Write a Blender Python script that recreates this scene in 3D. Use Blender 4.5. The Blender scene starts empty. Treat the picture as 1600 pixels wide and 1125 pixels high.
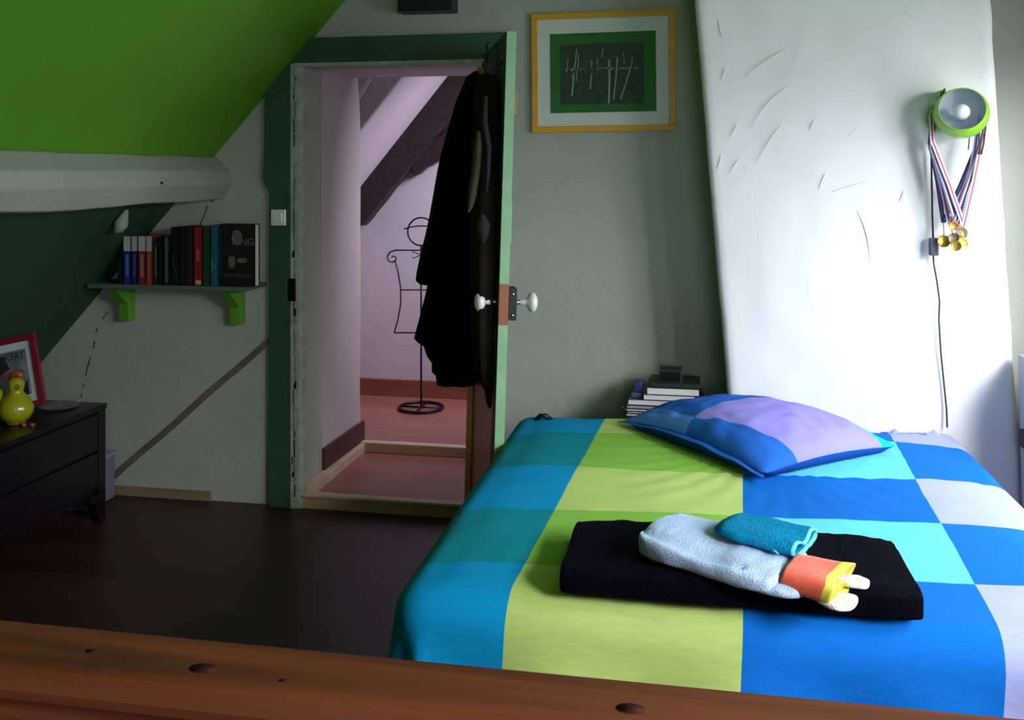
import bpy, math, random
from mathutils import Vector, Matrix, noise
random.seed(7)
PI = math.pi
S = bpy.context.scene
COL = S.collection

# ---------------------------------------------------------------- camera
F = 1500.0; HOR = 270.0
YAW = math.radians(10.6)
EYE = 1.49
sn, cs = math.sin(YAW), math.cos(YAW)
cd = bpy.data.cameras.new('camera'); cam = bpy.data.objects.new('camera', cd); COL.objects.link(cam)
cam.location = (0, 0, EYE)
cam.rotation_euler = (PI/2, 0, YAW)
cd.sensor_width = 36; cd.lens = 36*F/1600
cd.shift_y = -(562.5-HOR)/1600
cd.clip_start = .05
S.camera = cam
# ---------------------------------------------------------------- world, lights, exposure
S.view_settings.view_transform = 'Standard'; S.view_settings.look = 'None'
S.view_settings.exposure = 0.0; S.view_settings.gamma = 1; S.view_settings.use_curve_mapping = False
w = bpy.data.worlds.new('world'); S.world = w; w.use_nodes = True
w.node_tree.nodes['Background'].inputs[0].default_value = (.75, .87, 1, 1)
w.node_tree.nodes['Background'].inputs[1].default_value = 1.2

def area(name, loc, target, sx, sy, power, col, spread=PI):
    l = bpy.data.lights.new(name, 'AREA'); l.shape = 'RECTANGLE'; l.size = sx; l.size_y = sy
    l.energy = power; l.color = col; l.spread = spread
    o = bpy.data.objects.new(name, l); COL.objects.link(o); o.location = loc
    d = Vector(target)-Vector(loc); o.rotation_euler = d.to_track_quat('-Z', 'Y').to_euler()
    return o
# daylight falling in through the window beside the bed head (right), and in the landing; side and rear window lamps are added fill
area('daylight_bed_window', (2.35, 1.35, 2.35), (.9, 3.5, .9), .9, .9, 115, (.90, .93, 1))
area('daylight_bed_window_low', (1.66, 2.5, 1.3), (0.2, 2.5, .9), 1.7, 1.2, 32, (.88, .93, 1))
area('fill_side_window', (2.35, .15, 2.15), (.1, 2.0, .45), .9, .9, 64, (.97, .97, 1), math.radians(110))  # fill lamp added to brighten the foot of the bed
area('fill_rear_window', (.85, -1.72, 1.45), (0.6, 1.5, .7), 1.0, 1.0, 14, (.95, .96, 1), math.radians(120))  # added fill from behind the camera for the foreground
area('landing_daylight', (-.25, 5.0, 2.1), (-1.6, 5.75, .9), .5, .5, 14, (.90, .86, 1), math.radians(95))

# ---------------------------------------------------------------- helpers
def ray(px, py):
    u = (px-800)/F; v = (HOR-py)/F
    return Vector((-sn+u*cs, cs+u*sn, v))
def atY(px, py, Y):
    r = ray(px, py); return r*(Y/r.y)+Vector((0, 0, EYE))
def atZ(px, py, Z):
    r = ray(px, py); return r*((Z-EYE)/r.z)+Vector((0, 0, EYE))
def atT(px, py, t):
    return ray(px, py)*t+Vector((0, 0, EYE))
def lin(c):
    c /= 255.0
    return c/12.92 if c <= .04045 else ((c+.055)/1.055)**2.4
def rgb(r, g, b): return (lin(r), lin(g), lin(b), 1)

MATS = {}
def mat(name, col, rough=.6, var=0, vscale=8, bump=0, bscale=60, metal=0, spec=.5, stretch=(1, 1, 1), coat=0, trans=0, alpha=1, sheen=0, detail=4, col2=None):
    if name in MATS: return MATS[name]
    m = bpy.data.materials.new(name); m.use_nodes = True
    nt = m.node_tree; N = nt.nodes; L = nt.links; b = N['Principled BSDF']
    b.inputs['Base Color'].default_value = col; b.inputs['Roughness'].default_value = rough
    b.inputs['Metallic'].default_value = metal; b.inputs['Specular IOR Level'].default_value = spec
    b.inputs['Coat Weight'].default_value = coat; b.inputs['Transmission Weight'].default_value = trans
    b.inputs['Alpha'].default_value = alpha; b.inputs['Sheen Weight'].default_value = sheen
    if var or bump or col2:
        tc = N.new('ShaderNodeTexCoord'); mp = N.new('ShaderNodeMapping'); mp.inputs['Scale'].default_value = stretch
        L.new(tc.outputs['Object'], mp.inputs['Vector'])
    if var or col2:
        n = N.new('ShaderNodeTexNoise'); n.inputs['Scale'].default_value = vscale; n.inputs['Detail'].default_value = detail
        L.new(mp.outputs[0], n.inputs['Vector'])
        r = N.new('ShaderNodeMapRange'); r.inputs[1].default_value = .3; r.inputs[2].default_value = .7
        L.new(n.outputs['Fac'], r.inputs[0])
        mx = N.new('ShaderNodeMix'); mx.data_type = 'RGBA'
        c2 = col2 if col2 else tuple(x*(1-var) for x in col[:3])+(1,)
        mx.inputs[6].default_value = col; mx.inputs[7].default_value = c2
        L.new(r.outputs[0], mx.inputs[0]); L.new(mx.outputs[2], b.inputs['Base Color'])
    if bump:
        n2 = N.new('ShaderNodeTexNoise'); n2.inputs['Scale'].default_value = bscale; n2.inputs['Detail'].default_value = 5
        L.new(mp.outputs[0], n2.inputs['Vector'])
        bp = N.new('ShaderNodeBump'); bp.inputs['Strength'].default_value = bump; bp.inputs['Distance'].default_value = .01
        L.new(n2.outputs['Fac'], bp.inputs['Height']); L.new(bp.outputs[0], b.inputs['Normal'])
    MATS[name] = m
    return m

class MB:
    def __init__(s): s.v = []; s.f = []; s.m = []; s.sm = []
    def add(s, vs, fs, mi=0, smooth=False):
        o = len(s.v); s.v += [tuple(x) for x in vs]
        for i, f in enumerate(fs):
            s.f.append([o+k for k in f]); s.m.append(mi[i] if isinstance(mi, list) else mi); s.sm.append(smooth)
        return s
    def box(s, a, b, mi=0, M=None):
        x0, y0, z0 = a; x1, y1, z1 = b
        vs = [Vector(p) for p in ((x0,y0,z0),(x1,y0,z0),(x1,y1,z0),(x0,y1,z0),(x0,y0,z1),(x1,y0,z1),(x1,y1,z1),(x0,y1,z1))]
        if M: vs = [M @ p for p in vs]
        return s.add(vs, [(0,3,2,1),(4,5,6,7),(0,1,5,4),(1,2,6,5),(2,3,7,6),(3,0,4,7)], mi)
    def prism(s, pts, vec, mi=0):
        n = len(pts); pts = [Vector(p) for p in pts]; vec = Vector(vec)
        vs = pts+[p+vec for p in pts]
        fs = [tuple(range(n))[::-1], tuple(range(n, 2*n))]+[(i, (i+1) % n, n+(i+1) % n, n+i) for i in range(n)]
        return s.add(vs, fs, mi)
    def tube(s, pts, r, seg=8, mi=0, closed=False):
        pts = [Vector(p) for p in pts]; n = len(pts); rr = r if isinstance(r, list) else [r]*n
        vs = []; prev = None
        for i, p in enumerate(pts):
            if closed: d = pts[(i+1) % n]-pts[i-1]
            else: d = pts[min(i+1, n-1)]-pts[max(i-1, 0)]
            d.normalize()
            if prev is None:
                a = d.orthogonal().normalized()
            else:
                a = (prev-d*prev.dot(d)).normalized()
            prev = a; b = d.cross(a)
            for k in range(seg):
                t = 2*PI*k/seg; vs.append(p+(a*math.cos(t)+b*math.sin(t))*rr[i])
        fs = []
        for i in range(n if closed else n-1):
            j = (i+1) % n
            for k in range(seg):
                k2 = (k+1) % seg; fs.append((i*seg+k, i*seg+k2, j*seg+k2, j*seg+k))
        if not closed: fs += [tuple(range(seg))[::-1], tuple((n-1)*seg+k for k in range(seg))]
        return s.add(vs, fs, mi, True)
    def lathe(s, prof, M=None, seg=24, mi=0):
        vs = []; n = len(prof)
        for (r, z) in prof:
            for k in range(seg):
                t = 2*PI*k/seg; p = Vector((r*math.cos(t), r*math.sin(t), z)); vs.append(M @ p if M else p)
        fs = [(i*seg+k, i*seg+(k+1) % seg, (i+1)*seg+(k+1) % seg, (i+1)*seg+k) for i in range(n-1) for k in range(seg)]
        fs += [tuple(range(seg))[::-1], tuple((n-1)*seg+k for k in range(seg))]
        return s.add(vs, fs, mi, True)
    def loft(s, secs, mi=0, cap=True, smooth=True):
        n = len(secs[0]); vs = [p for q in secs for p in q]
        fs = [(i*n+k, i*n+(k+1) % n, (i+1)*n+(k+1) % n, (i+1)*n+k) for i in range(len(secs)-1) for k in range(n)]
        if cap: fs += [tuple(range(n))[::-1], tuple((len(secs)-1)*n+k for k in range(n))]
        return s.add(vs, fs, mi, smooth)
    def strip(s, pts, wd, nrm, th=.0015, mi=0):
        # flat ribbon of width wd, lying across nrm, following pts
        pts = [Vector(p) for p in pts]; nrm = Vector(nrm).normalized(); vs = []
        for i, p in enumerate(pts):
            d = (pts[min(i+1, len(pts)-1)]-pts[max(i-1, 0)]).normalized(); a = d.cross(nrm).normalized()*wd/2
            vs += [p-a, p+a, p+a+nrm*th, p-a+nrm*th]
        fs = []
        for i in range(len(pts)-1):
            for k in range(4):
                fs.append((i*4+k, i*4+(k+1) % 4, i*4+4+(k+1) % 4, i*4+4+k))
        n = len(pts)-1
        fs += [(3, 2, 1, 0), (n*4, n*4+1, n*4+2, n*4+3)]
        return s.add(vs, fs, mi)
    def build(s, name, mats, parent=None, bevel=0, loc=None, seg=2):
        me = bpy.data.meshes.new(name)
        off = Vector(loc) if loc is not None else Vector((0, 0, 0))
        me.from_pydata([tuple(Vector(v)-off) for v in s.v], [], s.f)
        if not isinstance(mats, (list, tuple)): mats = [mats]
        for m in mats: me.materials.append(m)
        for p, mi, sm in zip(me.polygons, s.m, s.sm): p.material_index = mi; p.use_smooth = sm
        me.update()
        o = bpy.data.objects.new(name, me); COL.objects.link(o); o.location = off
        if parent:
            o.parent = parent; o.matrix_parent_inverse = Matrix.Identity(4)
            o.location = off-PW[parent.name]
        PW[o.name] = off.copy()
        if bevel:
            b = o.modifiers.new('bevel', 'BEVEL'); b.width = bevel; b.segments = seg; b.limit_method = 'ANGLE'
        return o
PW = {}
def fixn(o):
    import bmesh
    bm = bmesh.new(); bm.from_mesh(o.data); bmesh.ops.recalc_face_normals(bm, faces=bm.faces); bm.to_mesh(o.data); bm.free(); return o
def empty(name, loc):
    o = bpy.data.objects.new(name, None); COL.objects.link(o); o.location = loc; PW[o.name] = Vector(loc); o.empty_display_size = .1
    return o
def tag(o, label, cat, group=None, kind=None):
    o['label'] = label; o['category'] = cat
    if group: o['group'] = group
    if kind: o['kind'] = kind
    return o
def struct(o, label=None, cat=None):
    o['kind'] = 'structure'
    if label: o['label'] = label
    if cat: o['category'] = cat
    return o

# ---------------------------------------------------------------- materials
M_WHITE = mat('white_plaster', rgb(170, 174, 163), .9, var=.10, vscale=3, bump=.35, bscale=14)
M_HALL = mat('landing_plaster', rgb(198, 186, 198), .9, var=.06, vscale=2, bump=.15, bscale=12)
M_HALLW = mat('landing_side_plaster', rgb(196, 184, 186), .9, var=.08, vscale=3, bump=.3, bscale=10)
M_LIME = mat('lime_paint', rgb(88, 152, 13), .75, var=.12, vscale=2.5, bump=.15, bscale=25)
M_DGREEN = mat('dark_green_paint', rgb(34, 72, 44), .7, var=.2, vscale=5, bump=.3, bscale=20)
M_JAMB = mat('green_frame_paint', rgb(44, 86, 58), .6, var=.2, vscale=6, bump=.4, bscale=14)
M_EDGE = mat('pale_green_paint', rgb(142, 188, 142), .5, var=.15, vscale=9, bump=.2, bscale=30)
M_CREAM = mat('worn_cream_paint', rgb(176, 184, 168), .7, var=.35, vscale=22, bump=.4, bscale=40)
M_BEAM = mat('painted_beam', rgb(158, 162, 153), .75, var=.12, vscale=6, bump=.5, bscale=9, stretch=(2, .5, 2))
M_TIMBER = mat('dark_timber', rgb(46, 25, 29), .7, var=.5, vscale=9, bump=.6, bscale=22)
M_BLACK = mat('black_fabric', rgb(14, 13, 17), .95, var=.4, vscale=5, bump=.2, bscale=60)
M_BLK = mat('black_plastic', rgb(16, 16, 18), .45)
M_IRON = mat('black_iron', rgb(24, 14, 16), .4, metal=.4)
M_CHROME = mat('steel', rgb(190, 190, 190), .25, metal=1)
M_PORC = mat('white_porcelain', rgb(225, 228, 222), .15, coat=.5)
M_CRACK = mat('dark_crack', rgb(22, 22, 20), .95)

def wood(name, c1, c2, rough=.4, axis=0, scale=14, coat=0, knots=False):
    m = bpy.data.materials.new(name); m.use_nodes = True; nt = m.node_tree; N = nt.nodes; L = nt.links; b = N['Principled BSDF']
    tc = N.new('ShaderNodeTexCoord'); mp = N.new('ShaderNodeMapping'); st = [1, 1, 1]; st[axis] = .07
    mp.inputs['Scale'].default_value = st; L.new(tc.outputs['Object'], mp.inputs[0])
    n = N.new('ShaderNodeTexNoise'); n.inputs['Scale'].default_value = scale; n.inputs['Detail'].default_value = 7; n.inputs['Distortion'].default_value = .8
    L.new(mp.outputs[0], n.inputs['Vector'])
    r = N.new('ShaderNodeValToRGB'); r.color_ramp.elements[0].position = .33; r.color_ramp.elements[1].position = .7
    r.color_ramp.elements[0].color = c1; r.color_ramp.elements[1].color = c2
    L.new(n.outputs['Fac'], r.inputs[0]); L.new(r.outputs[0], b.inputs['Base Color'])
    b.inputs['Roughness'].default_value = rough; b.inputs['Coat Weight'].default_value = coat; b.inputs['Coat Roughness'].default_value = .25
    bp = N.new('ShaderNodeBump'); bp.inputs['Strength'].default_value = .12; bp.inputs['Distance'].default_value = .004
    L.new(n.outputs['Fac'], bp.inputs['Height']); L.new(bp.outputs[0], b.inputs['Normal'])
    MATS[name] = m; return m
M_FLOOR = wood('dark_floorboards', rgb(44, 25, 25), rgb(62, 35, 33), .42, axis=0, scale=6)
M_HFLOOR = wood('landing_laminate', rgb(150, 96, 84), rgb(166, 108, 94), .35, axis=0, scale=9)
M_HBASE = wood('landing_skirting_wood', rgb(126, 66, 56), rgb(144, 80, 66), .5, axis=0)
M_HBASED = wood('landing_dark_skirting_wood', rgb(72, 40, 40), rgb(88, 50, 48), .5, axis=1)
M_NOSE = wood('pale_nosing_wood', rgb(204, 176, 150), rgb(220, 194, 168), .5, axis=0)
M_RISER = wood('beige_riser_wood', rgb(192, 156, 124), rgb(208, 172, 138), .5, axis=0)
M_PINE = wood('varnished_pine', rgb(88, 40, 20), rgb(132, 68, 36), .6, axis=0, scale=20)
M_CHEST = wood('black_brown_wood', rgb(13, 11, 17), rgb(20, 15, 21), .3, axis=1)
M_REDWOOD = wood('red_brown_panel', rgb(160, 84, 50), rgb(190, 106, 66), .35, axis=2)
M_BEADW = wood('light_bead_wood', rgb(224, 162, 112), rgb(240, 182, 132), .4, axis=2)
M_BASE = wood('plain_beige_skirting', rgb(124, 102, 80), rgb(142, 118, 94), .6, axis=0)
M_BATTEN = wood('grey_batten_wood', rgb(96, 86, 76), rgb(112, 102, 90), .7, axis=0)

# stucco with curved trowel strokes
def stucco():
    m = bpy.data.materials.new('trowelled_stucco'); m.use_nodes = True; nt = m.node_tree; N = nt.nodes; L = nt.links; b = N['Principled BSDF']
    b.inputs['Base Color'].default_value = rgb(222, 222, 220); b.inputs['Roughness'].default_value = .85
    tc = N.new('ShaderNodeTexCoord')
    def nz(scale, detail, rot, st, dist=0):
        mp = N.new('ShaderNodeMapping'); mp.inputs['Rotation'].default_value = rot; mp.inputs['Scale'].default_value = st
        L.new(tc.outputs['Object'], mp.inputs[0]); n = N.new('ShaderNodeTexNoise'); n.inputs['Scale'].default_value = scale
        n.inputs['Detail'].default_value = detail; n.inputs['Distortion'].default_value = dist; L.new(mp.outputs[0], n.inputs['Vector']); return n
    a = nz(4, 3, (0, .7, 0), (1, 1, .35), .6); c = nz(30, 6, (0, 0, 0), (1, 1, 1)); d = nz(7, 3, (0, .75, 0), (1.6, 1, .6), .8)
    r = N.new('ShaderNodeValToRGB'); r.color_ramp.elements[0].position = .56; r.color_ramp.elements[1].position = .60
    L.new(d.outputs['Fac'], r.inputs[0])
    m1 = N.new('ShaderNodeMath'); m1.operation = 'MULTIPLY_ADD'; m1.inputs[1].default_value = .18
    L.new(r.outputs[0], m1.inputs[0]); L.new(a.outputs['Fac'], m1.inputs[2])
    m2 = N.new('ShaderNodeMath'); m2.operation = 'MULTIPLY_ADD'; m2.inputs[1].default_value = .18
    L.new(c.outputs['Fac'], m2.inputs[0]); L.new(m1.outputs[0], m2.inputs[2])
    bp = N.new('ShaderNodeBump'); bp.inputs['Strength'].default_value = .24; bp.inputs['Distance'].default_value = .006
    L.new(m2.outputs[0], bp.inputs['Height']); L.new(bp.outputs[0], b.inputs['Normal'])
    return m
M_STUCCO = stucco()

# ---------------------------------------------------------------- shell
YB = 4.04                         # back wall plane
XR = 1.50                         # right wall plane
HX0, HX1, HZ = -1.70, -.88, 1.974 # door opening
def slope_z(x): return 3.91+1.10*x
struct(MB().box((-3.4, -1.7, -.1), (1.7, YB, 0)).build('floor', M_FLOOR))
mb = MB()
mb.box((-3.4, YB, -.1), (HX0-.002, YB+.21, 2.7)); mb.box((HX1+.09, YB, -.1), (1.7, YB+.2, 2.7)); mb.box((HX0-.05, YB, HZ+.01), (HX1+.09, YB+.2, 2.7))
wall_back = struct(mb.build('wall_back', M_WHITE))
# sloping roof side: lime above the beam, dark green below
def slope_piece(x0, x1, name, m, y0=-1.7, y1=YB+.01, th=.12):
    n = Vector((-1.10, 0, 1)).normalized()*th
    p = [Vector((x0, y0, slope_z(x0))), Vector((x1, y0, slope_z(x1))), Vector((x1, y0, slope_z(x1)))+n, Vector((x0, y0, slope_z(x0)))+n]
    return struct(fixn(MB().prism(p, (0, y1-y0, 0)).build(name, m)))
slope_piece(-2.20, -1.33, 'ceiling_slope', M_LIME)
slope_piece(-3.22, -2.20, 'wall_left', M_DGREEN)
struct(MB().box((-3.3, -1.7, 0), (-3.16, YB, .46)).build('wall_left_knee', M_DGREEN))
struct(MB().box((-1.38, -1.7, 2.42), (1.7, YB+.2, 2.52)).build('ceiling', mat('soft_lime_paint', rgb(134, 170, 72), .8)))
# purlin beam under the slope
def beam():
    mb = MB(); secs = []
    ys = [YB+.005-(k*.12) for k in range(49)]
    c0 = Vector((-2.215, 0, 1.462))
    for i, y in enumerate(ys):
        sag = -.014*math.sin(i*.22)-.006*math.sin(i*.7+1)
        pts = [(-2.12, 1.56), (-2.056, 1.497), (-2.045, 1.44), (-2.085, 1.375+sag*.8), (-2.16, 1.372+sag), (-2.30, 1.372+sag), (-2.36, 1.42), (-2.30, 1.50), (-2.15, 1.565)]
        secs.append([Vector((x+.004*noise.noise(Vector((i*.4, k, 0))), y, z+.004*noise.noise(Vector((i*.5, k, 9))))) for k, (x, z) in enumerate(pts)])
    mb.loft(secs, smooth=False)
    o = fixn(mb.build('ceiling_beam', M_BEAM, bevel=.006)); return struct(o)
cb = beam()
k = MB(); p = atY(278, 293, 3.7)
k.lathe([(.001, 0), (.006, 0), (.005, .012), (.001, .014)], Matrix.Translation((-2.052, 3.45, 1.45)) @ Matrix.Rotation(PI/2, 4, 'Y'), 8)
k.build('knot_hole', M_CRACK, cb)
# right wall with window opening
WY0, WY1, WZ0, WZ1 = 1.60, 3.45, .62, 1.96
mb = MB(); t0, t1 = XR, XR+.12
mb.box((t0, -1.7, 0), (t1, -.1, 2.5)); mb.box((t0, 1.2, 0), (t1, WY0, 2.5)); mb.box((t0, -.1, 0), (t1, 1.2, .8)); mb.box((t0, -.1, 1.96), (t1, 1.2, 2.5)); mb.box((t0, WY1, 0), (t1, YB, 2.5)); mb.box((t0, WY0, 0), (t1, WY1, WZ0)); mb.box((t0, WY0, WZ1), (t1, WY1, 2.5))
struct(mb.build('wall_right', M_WHITE))
mb = MB(); fw = .05
mb.box((t0+.03, WY0, WZ0), (t0+.08, WY0+fw, WZ1)); mb.box((t0+.03, WY1-fw, WZ0), (t0+.08, WY1, WZ1)); mb.box((t0+.03, WY0, WZ0), (t0+.08, WY1, WZ0+fw)); mb.box((t0+.03, WY0, WZ1-fw), (t0+.08, WY1, WZ1))
win = struct(mb.build('window_1', M_BEAM, bevel=.004))
MB().box((t0+.035, (WY0+WY1)/2-.02, WZ0+fw), (t0+.075, (WY0+WY1)/2+.02, WZ1-fw)).build('mullion', M_BEAM, win)
MB().box((t0-.03, WY0-.04, WZ0-.03), (t0+.05, WY1+.04, WZ0)).build('window_sill', M_BEAM, win)
mb = MB()
mb.box((t0+.03, -.1, .8), (t0+.08, -.05, 1.96)); mb.box((t0+.03, 1.15, .8), (t0+.08, 1.2, 1.96)); mb.box((t0+.03, -.05, .8), (t0+.08, 1.15, .85)); mb.box((t0+.03, -.05, 1.91), (t0+.08, 1.15, 1.96))
struct(mb.build('window_fill_side', M_BEAM, bevel=.004))  # unseen window, added so fill light reaches the bed foot
# near wall (behind the camera) with a made-up window for fill light
mb = MB()
mb.box((-3.4, -1.8, 0), (.3, -1.68, 2.5)); mb.box((1.4, -1.8, 0), (1.7, -1.68, 2.5)); mb.box((.3, -1.8, 0), (1.4, -1.68, .9)); mb.box((.3, -1.8, 2.0), (1.4, -1.68, 2.5))
struct(mb.build('wall_near', M_WHITE))
mb = MB()
mb.box((.3, -1.76, .9), (.35, -1.72, 2)); mb.box((1.35, -1.76, .9), (1.4, -1.72, 2)); mb.box((.35, -1.76, .9), (1.35, -1.72, .95)); mb.box((.35, -1.76, 1.95), (1.35, -1.72, 2)); mb.box((.83, -1.76, .95), (.87, -1.72, 1.95))
struct(mb.build('window_fill_rear', M_BEAM))  # frame of the made-up fill window

# chimney breast, tapered, trowelled stucco
YC = 3.68
def chimney():
    mb = MB(); nz_ = 60; nx = 50; grid = []
    def lx(z):
        # left edge traced with wobble
        base = .012+(.135-.012)*max(0, min(1.3, (2.15-z)/1.5))
        return base+.006*noise.noise(Vector((0, 0, z*5)))+.002*noise.noise(Vector((0, 3, z*30)))
    def rx(z): return 1.045+.06*(2.15-z)/.95*.95+.004*noise.noise(Vector((5, 0, z*9)))
    vs = []; fs = []
    for j in range(nz_+1):
        z = 2.45*j/nz_; a, b = lx(z), rx(z)
        row = [(a+.004, YB+.02, z), (a, YC+.02, z)]
        for i in range(nx+1):
            x = a+(b-a)*i/nx; e = min(i, nx-i)/nx
            y = YC+.010*noise.noise(Vector((x*2.3, 1, z*2.3)))+.004*noise.noise(Vector((x*9, 4, z*7)))+(.008 if e == 0 else 0)
            row.append((x, y, z))
        row += [(b, YC+.02, z), (b+.01, YB+.02, z)]
        vs += row
    n = nx+5
    for j in range(nz_):
        for i in range(n-1): fs.append((j*n+i, j*n+i+1, (j+1)*n+i+1, (j+1)*n+i))
    mb.add(vs, fs, 0, True)
    # trowel ridges: low raised arcs of plaster
    random.seed(11)
    arcs = [((1165,120),(1200,90),(1232,76)),((1290,120),(1330,82),(1372,65)),((1175,200),(1192,160),(1232,135)),((1182,255),(1200,220),(1222,194)),
            ((1325,213),(1345,192),(1375,190)),((1265,205),(1268,195),(1273,187)),((1280,295),(1284,282),(1290,270)),((1340,330),(1358,365),(1360,410)),
            ((1235,370),(1245,385),(1258,395)),((1127,125),(1131,115),(1134,105)),((1140,270),(1148,258),(1155,247)),((1245,445),(1252,432),(1258,420)),
            ((1318,178),(1340,162),(1380,152)),((1205,395),(1210,405),(1220,415)),((1122,30),(1124,45),(1128,58)),((1405,315),(1409,308),(1412,298)),
            ((1120,265),(1125,255),(1127,240)),((1140,215),(1150,200),(1153,190)),((1300,300),(1330,290),(1360,283)),((1150,520),(1160,545),(1162,570))]
    for A, B, C in arcs:
        A, B, C = [atY(q[0], q[1], YC-.001) for q in (A, B, C)]
        pts = []
        for k in range(9):
            t = k/8; q = A*(1-t)**2+B*2*t*(1-t)+C*t*t; pts.append(q)
        rr = [.0005+.0012*math.sin(PI*(k+.3)/8.6) for k in range(9)]
        mb.tube(pts, rr, 5)
    return struct(mb.build('wall_chimney_breast', M_STUCCO))
chimney()

# cracks in the plaster, left of the door
def crackline(pts, y=YB-.001):
    mb = MB()
    P_ = [atY(a, b, y) for a, b in pts]
    out = []
    for a, b in zip(P_, P_[1:]):
        n = max(2, int((b-a).length/.018))
        for k in range(n):
            if noise.noise(a.lerp(b, k/n)*31) < -.12: continue
            q0, q1 = a.lerp(b, k/n), a.lerp(b, (k+.85)/n)
            j = .003*noise.noise(q0*60); q0 = q0+Vector((j, 0, 0)); q1 = q1-Vector((j, 0, 0))
            mb.strip([q0, q1], .0035+.002*random.random(), (0, -1, 0), .001)
    return mb.build('plaster_crack', M_CRACK, wall_back)
crackline([(347, 272), (352, 284), (345, 300), (334, 312), (324, 322), (320, 335), (312, 352)])
crackline([(168, 488), (155, 505), (150, 520), (146, 545), (138, 570), (131, 600), (127, 622)])

# ---------------------------------------------------------------- door surround
mb = MB()
pl = []
L0 = HX0-.15
outer = []
for k in range(13):
    z = 2.06*k/12
    x = -1.855 if z < 1.28 else -1.888+.008*math.sin(z*9)
    outer.append((x, z))
pts = [(HX0-.052, 0)]+[(-1.853, 0), (-1.853, .6), (-1.853, 1.40), (-1.884, 1.46), (-1.876, 1.6), (-1.876, 1.80), (-1.876, slope_z(-1.876)), (HX0-.053, HZ-.002), (HX0-.052, HZ-.002)]
mb.prism([(x, YB-.03, z) for x, z in pts], (0, .06, 0))
struct(fixn(mb.build('trim_1', M_JAMB, bevel=.006)), 'dark green door post left of the doorway', 'door frame')
pts = [(-1.752, HZ), (HX1+.14, HZ), (HX1+.14, 2.088), (-1.657, 2.088), (-1.752, slope_z(-1.752))]
mb = MB().prism([(x, YB-.032, z) for x, z in pts], (0, .15, 0))
struct(fixn(mb.build('trim_2', M_JAMB, bevel=.005)), 'dark green lintel over the doorway', 'door frame')
# chipped cream inner strip
mb = MB(); n = 60; vs = []
secs = []
for k in range(n+1):
    z = (HZ)*k/n
    xl = HX0-.054; xr = HX0+.004*noise.noise(Vector((2, 2, z*14)))
    yf = YB-.028
    secs.append([Vector((xl, yf, z)), Vector((xr-.012, yf, z)), Vector((xr, yf+.014+.003*noise.noise(Vector((7, 1, z*25))), z)), Vector((xr, YB+.03, z)), Vector((xl, YB+.03, z))])
mb.loft(secs, smooth=False)
j = fixn(mb.build('trim_3', M_CREAM)); struct(j, 'chipped cream strip inside the left door post', 'door frame')
mb = MB(); random.seed(5)
z = .05
while z < 1.93:
    l = .02+.06*random.random()
    if random.random() < .97:
        x = HX0-.034+.006*noise.noise(Vector((1, 1, z*6)))
        mb.strip([(x, YB-.0285, z), (x+.003*random.uniform(-1, 1), YB-.0285, z+l)], (.0018+.0045*random.random()**3), (0, -1, 0), .001)
    if random.random() < .22:
        x = HX0-.045+.02*random.random(); mb.strip([(x, YB-.0285, z), (x+.002, YB-.0285, z+.015+.02*random.random())], .004+.006*random.random(), (0, -1, 0), .001)
    z += l+.01*random.random()
mb.build('paint_chips', M_CRACK, j)
MB().box((HX0-.04, YB-.034, HZ-.014), (HX1+.05, YB+.09, HZ+.002)).build('trim_4', M_CREAM)
struct(bpy.data.objects['trim_4'])
# right jamb
Ml = Matrix.Translation((HX1, YB, 1.2)) @ Matrix.Rotation(math.radians(1.6), 4, 'Y')
mb = MB(); mb.box((0.005, -.025, -1.2), (.10, .2, .79), 0, Ml)
struct(mb.build('trim_5', M_JAMB), 'green door post behind the open door', 'door frame')
jb = MB().box((-.044, -.05, -1.18), (-.018, -.012, .76), 0, Ml).build('trim_6', M_BEADW, bevel=.003)
struct(jb, 'bare light wood bead at the hinge side of the doorway', 'door frame')
# lock keep on green post
q = atY(455, 453, YB-.035)
tag(MB().box((q.x-.015, YB-.036, q.z-.05), (q.x+.02, YB-.029, q.z+.05)).build('strike_plate', M_IRON, bevel=.002), 'dark iron lock keep on the left green door post', 'lock')
# light switch
q = atY(435, 340, YB-.04)
sw = tag(MB().box((q.x-.035, YB-.044, q.z-.036), (q.x+.035, YB-.03, q.z+.036)).build('light_switch', M_PORC, bevel=.004), 'white square light switch on the left green door post', 'light switch')
MB().box((q.x-.02, YB-.048, q.z-.022), (q.x+.02, YB-.042, q.z+.022)).build('rocker', M_PORC, sw, bevel=.002)
# baseboard piece and diagonal batten on the left wall
a, b = atY(180, 765, YB), atY(331, 779, YB)
struct(MB().box((-2.62, YB-.018, 0), (b.x, YB, .042)).build('baseboard_back', M_BASE, bevel=.003))
a, b = atY(178, 746, YB), atY(425, 529, YB)
d = (b-a).normalized(); nn = Vector((-d.z, 0, d.x))*.012
mb = MB(); secs = []
for k in range(17):
    q = a.lerp(b, k/16)+Vector((0, -.012, 0))+nn*.18*math.sin(k*.8)
    secs.append([q-nn, q+nn, q+nn+Vector((0, .012, 0)), q-nn+Vector((0, .012, 0))])
mb.loft(secs, smooth=False)
struct(fixn(mb.build('trim_7', M_BATTEN)), 'thin grey-brown batten running diagonally up the left wall', 'batten')

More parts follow.
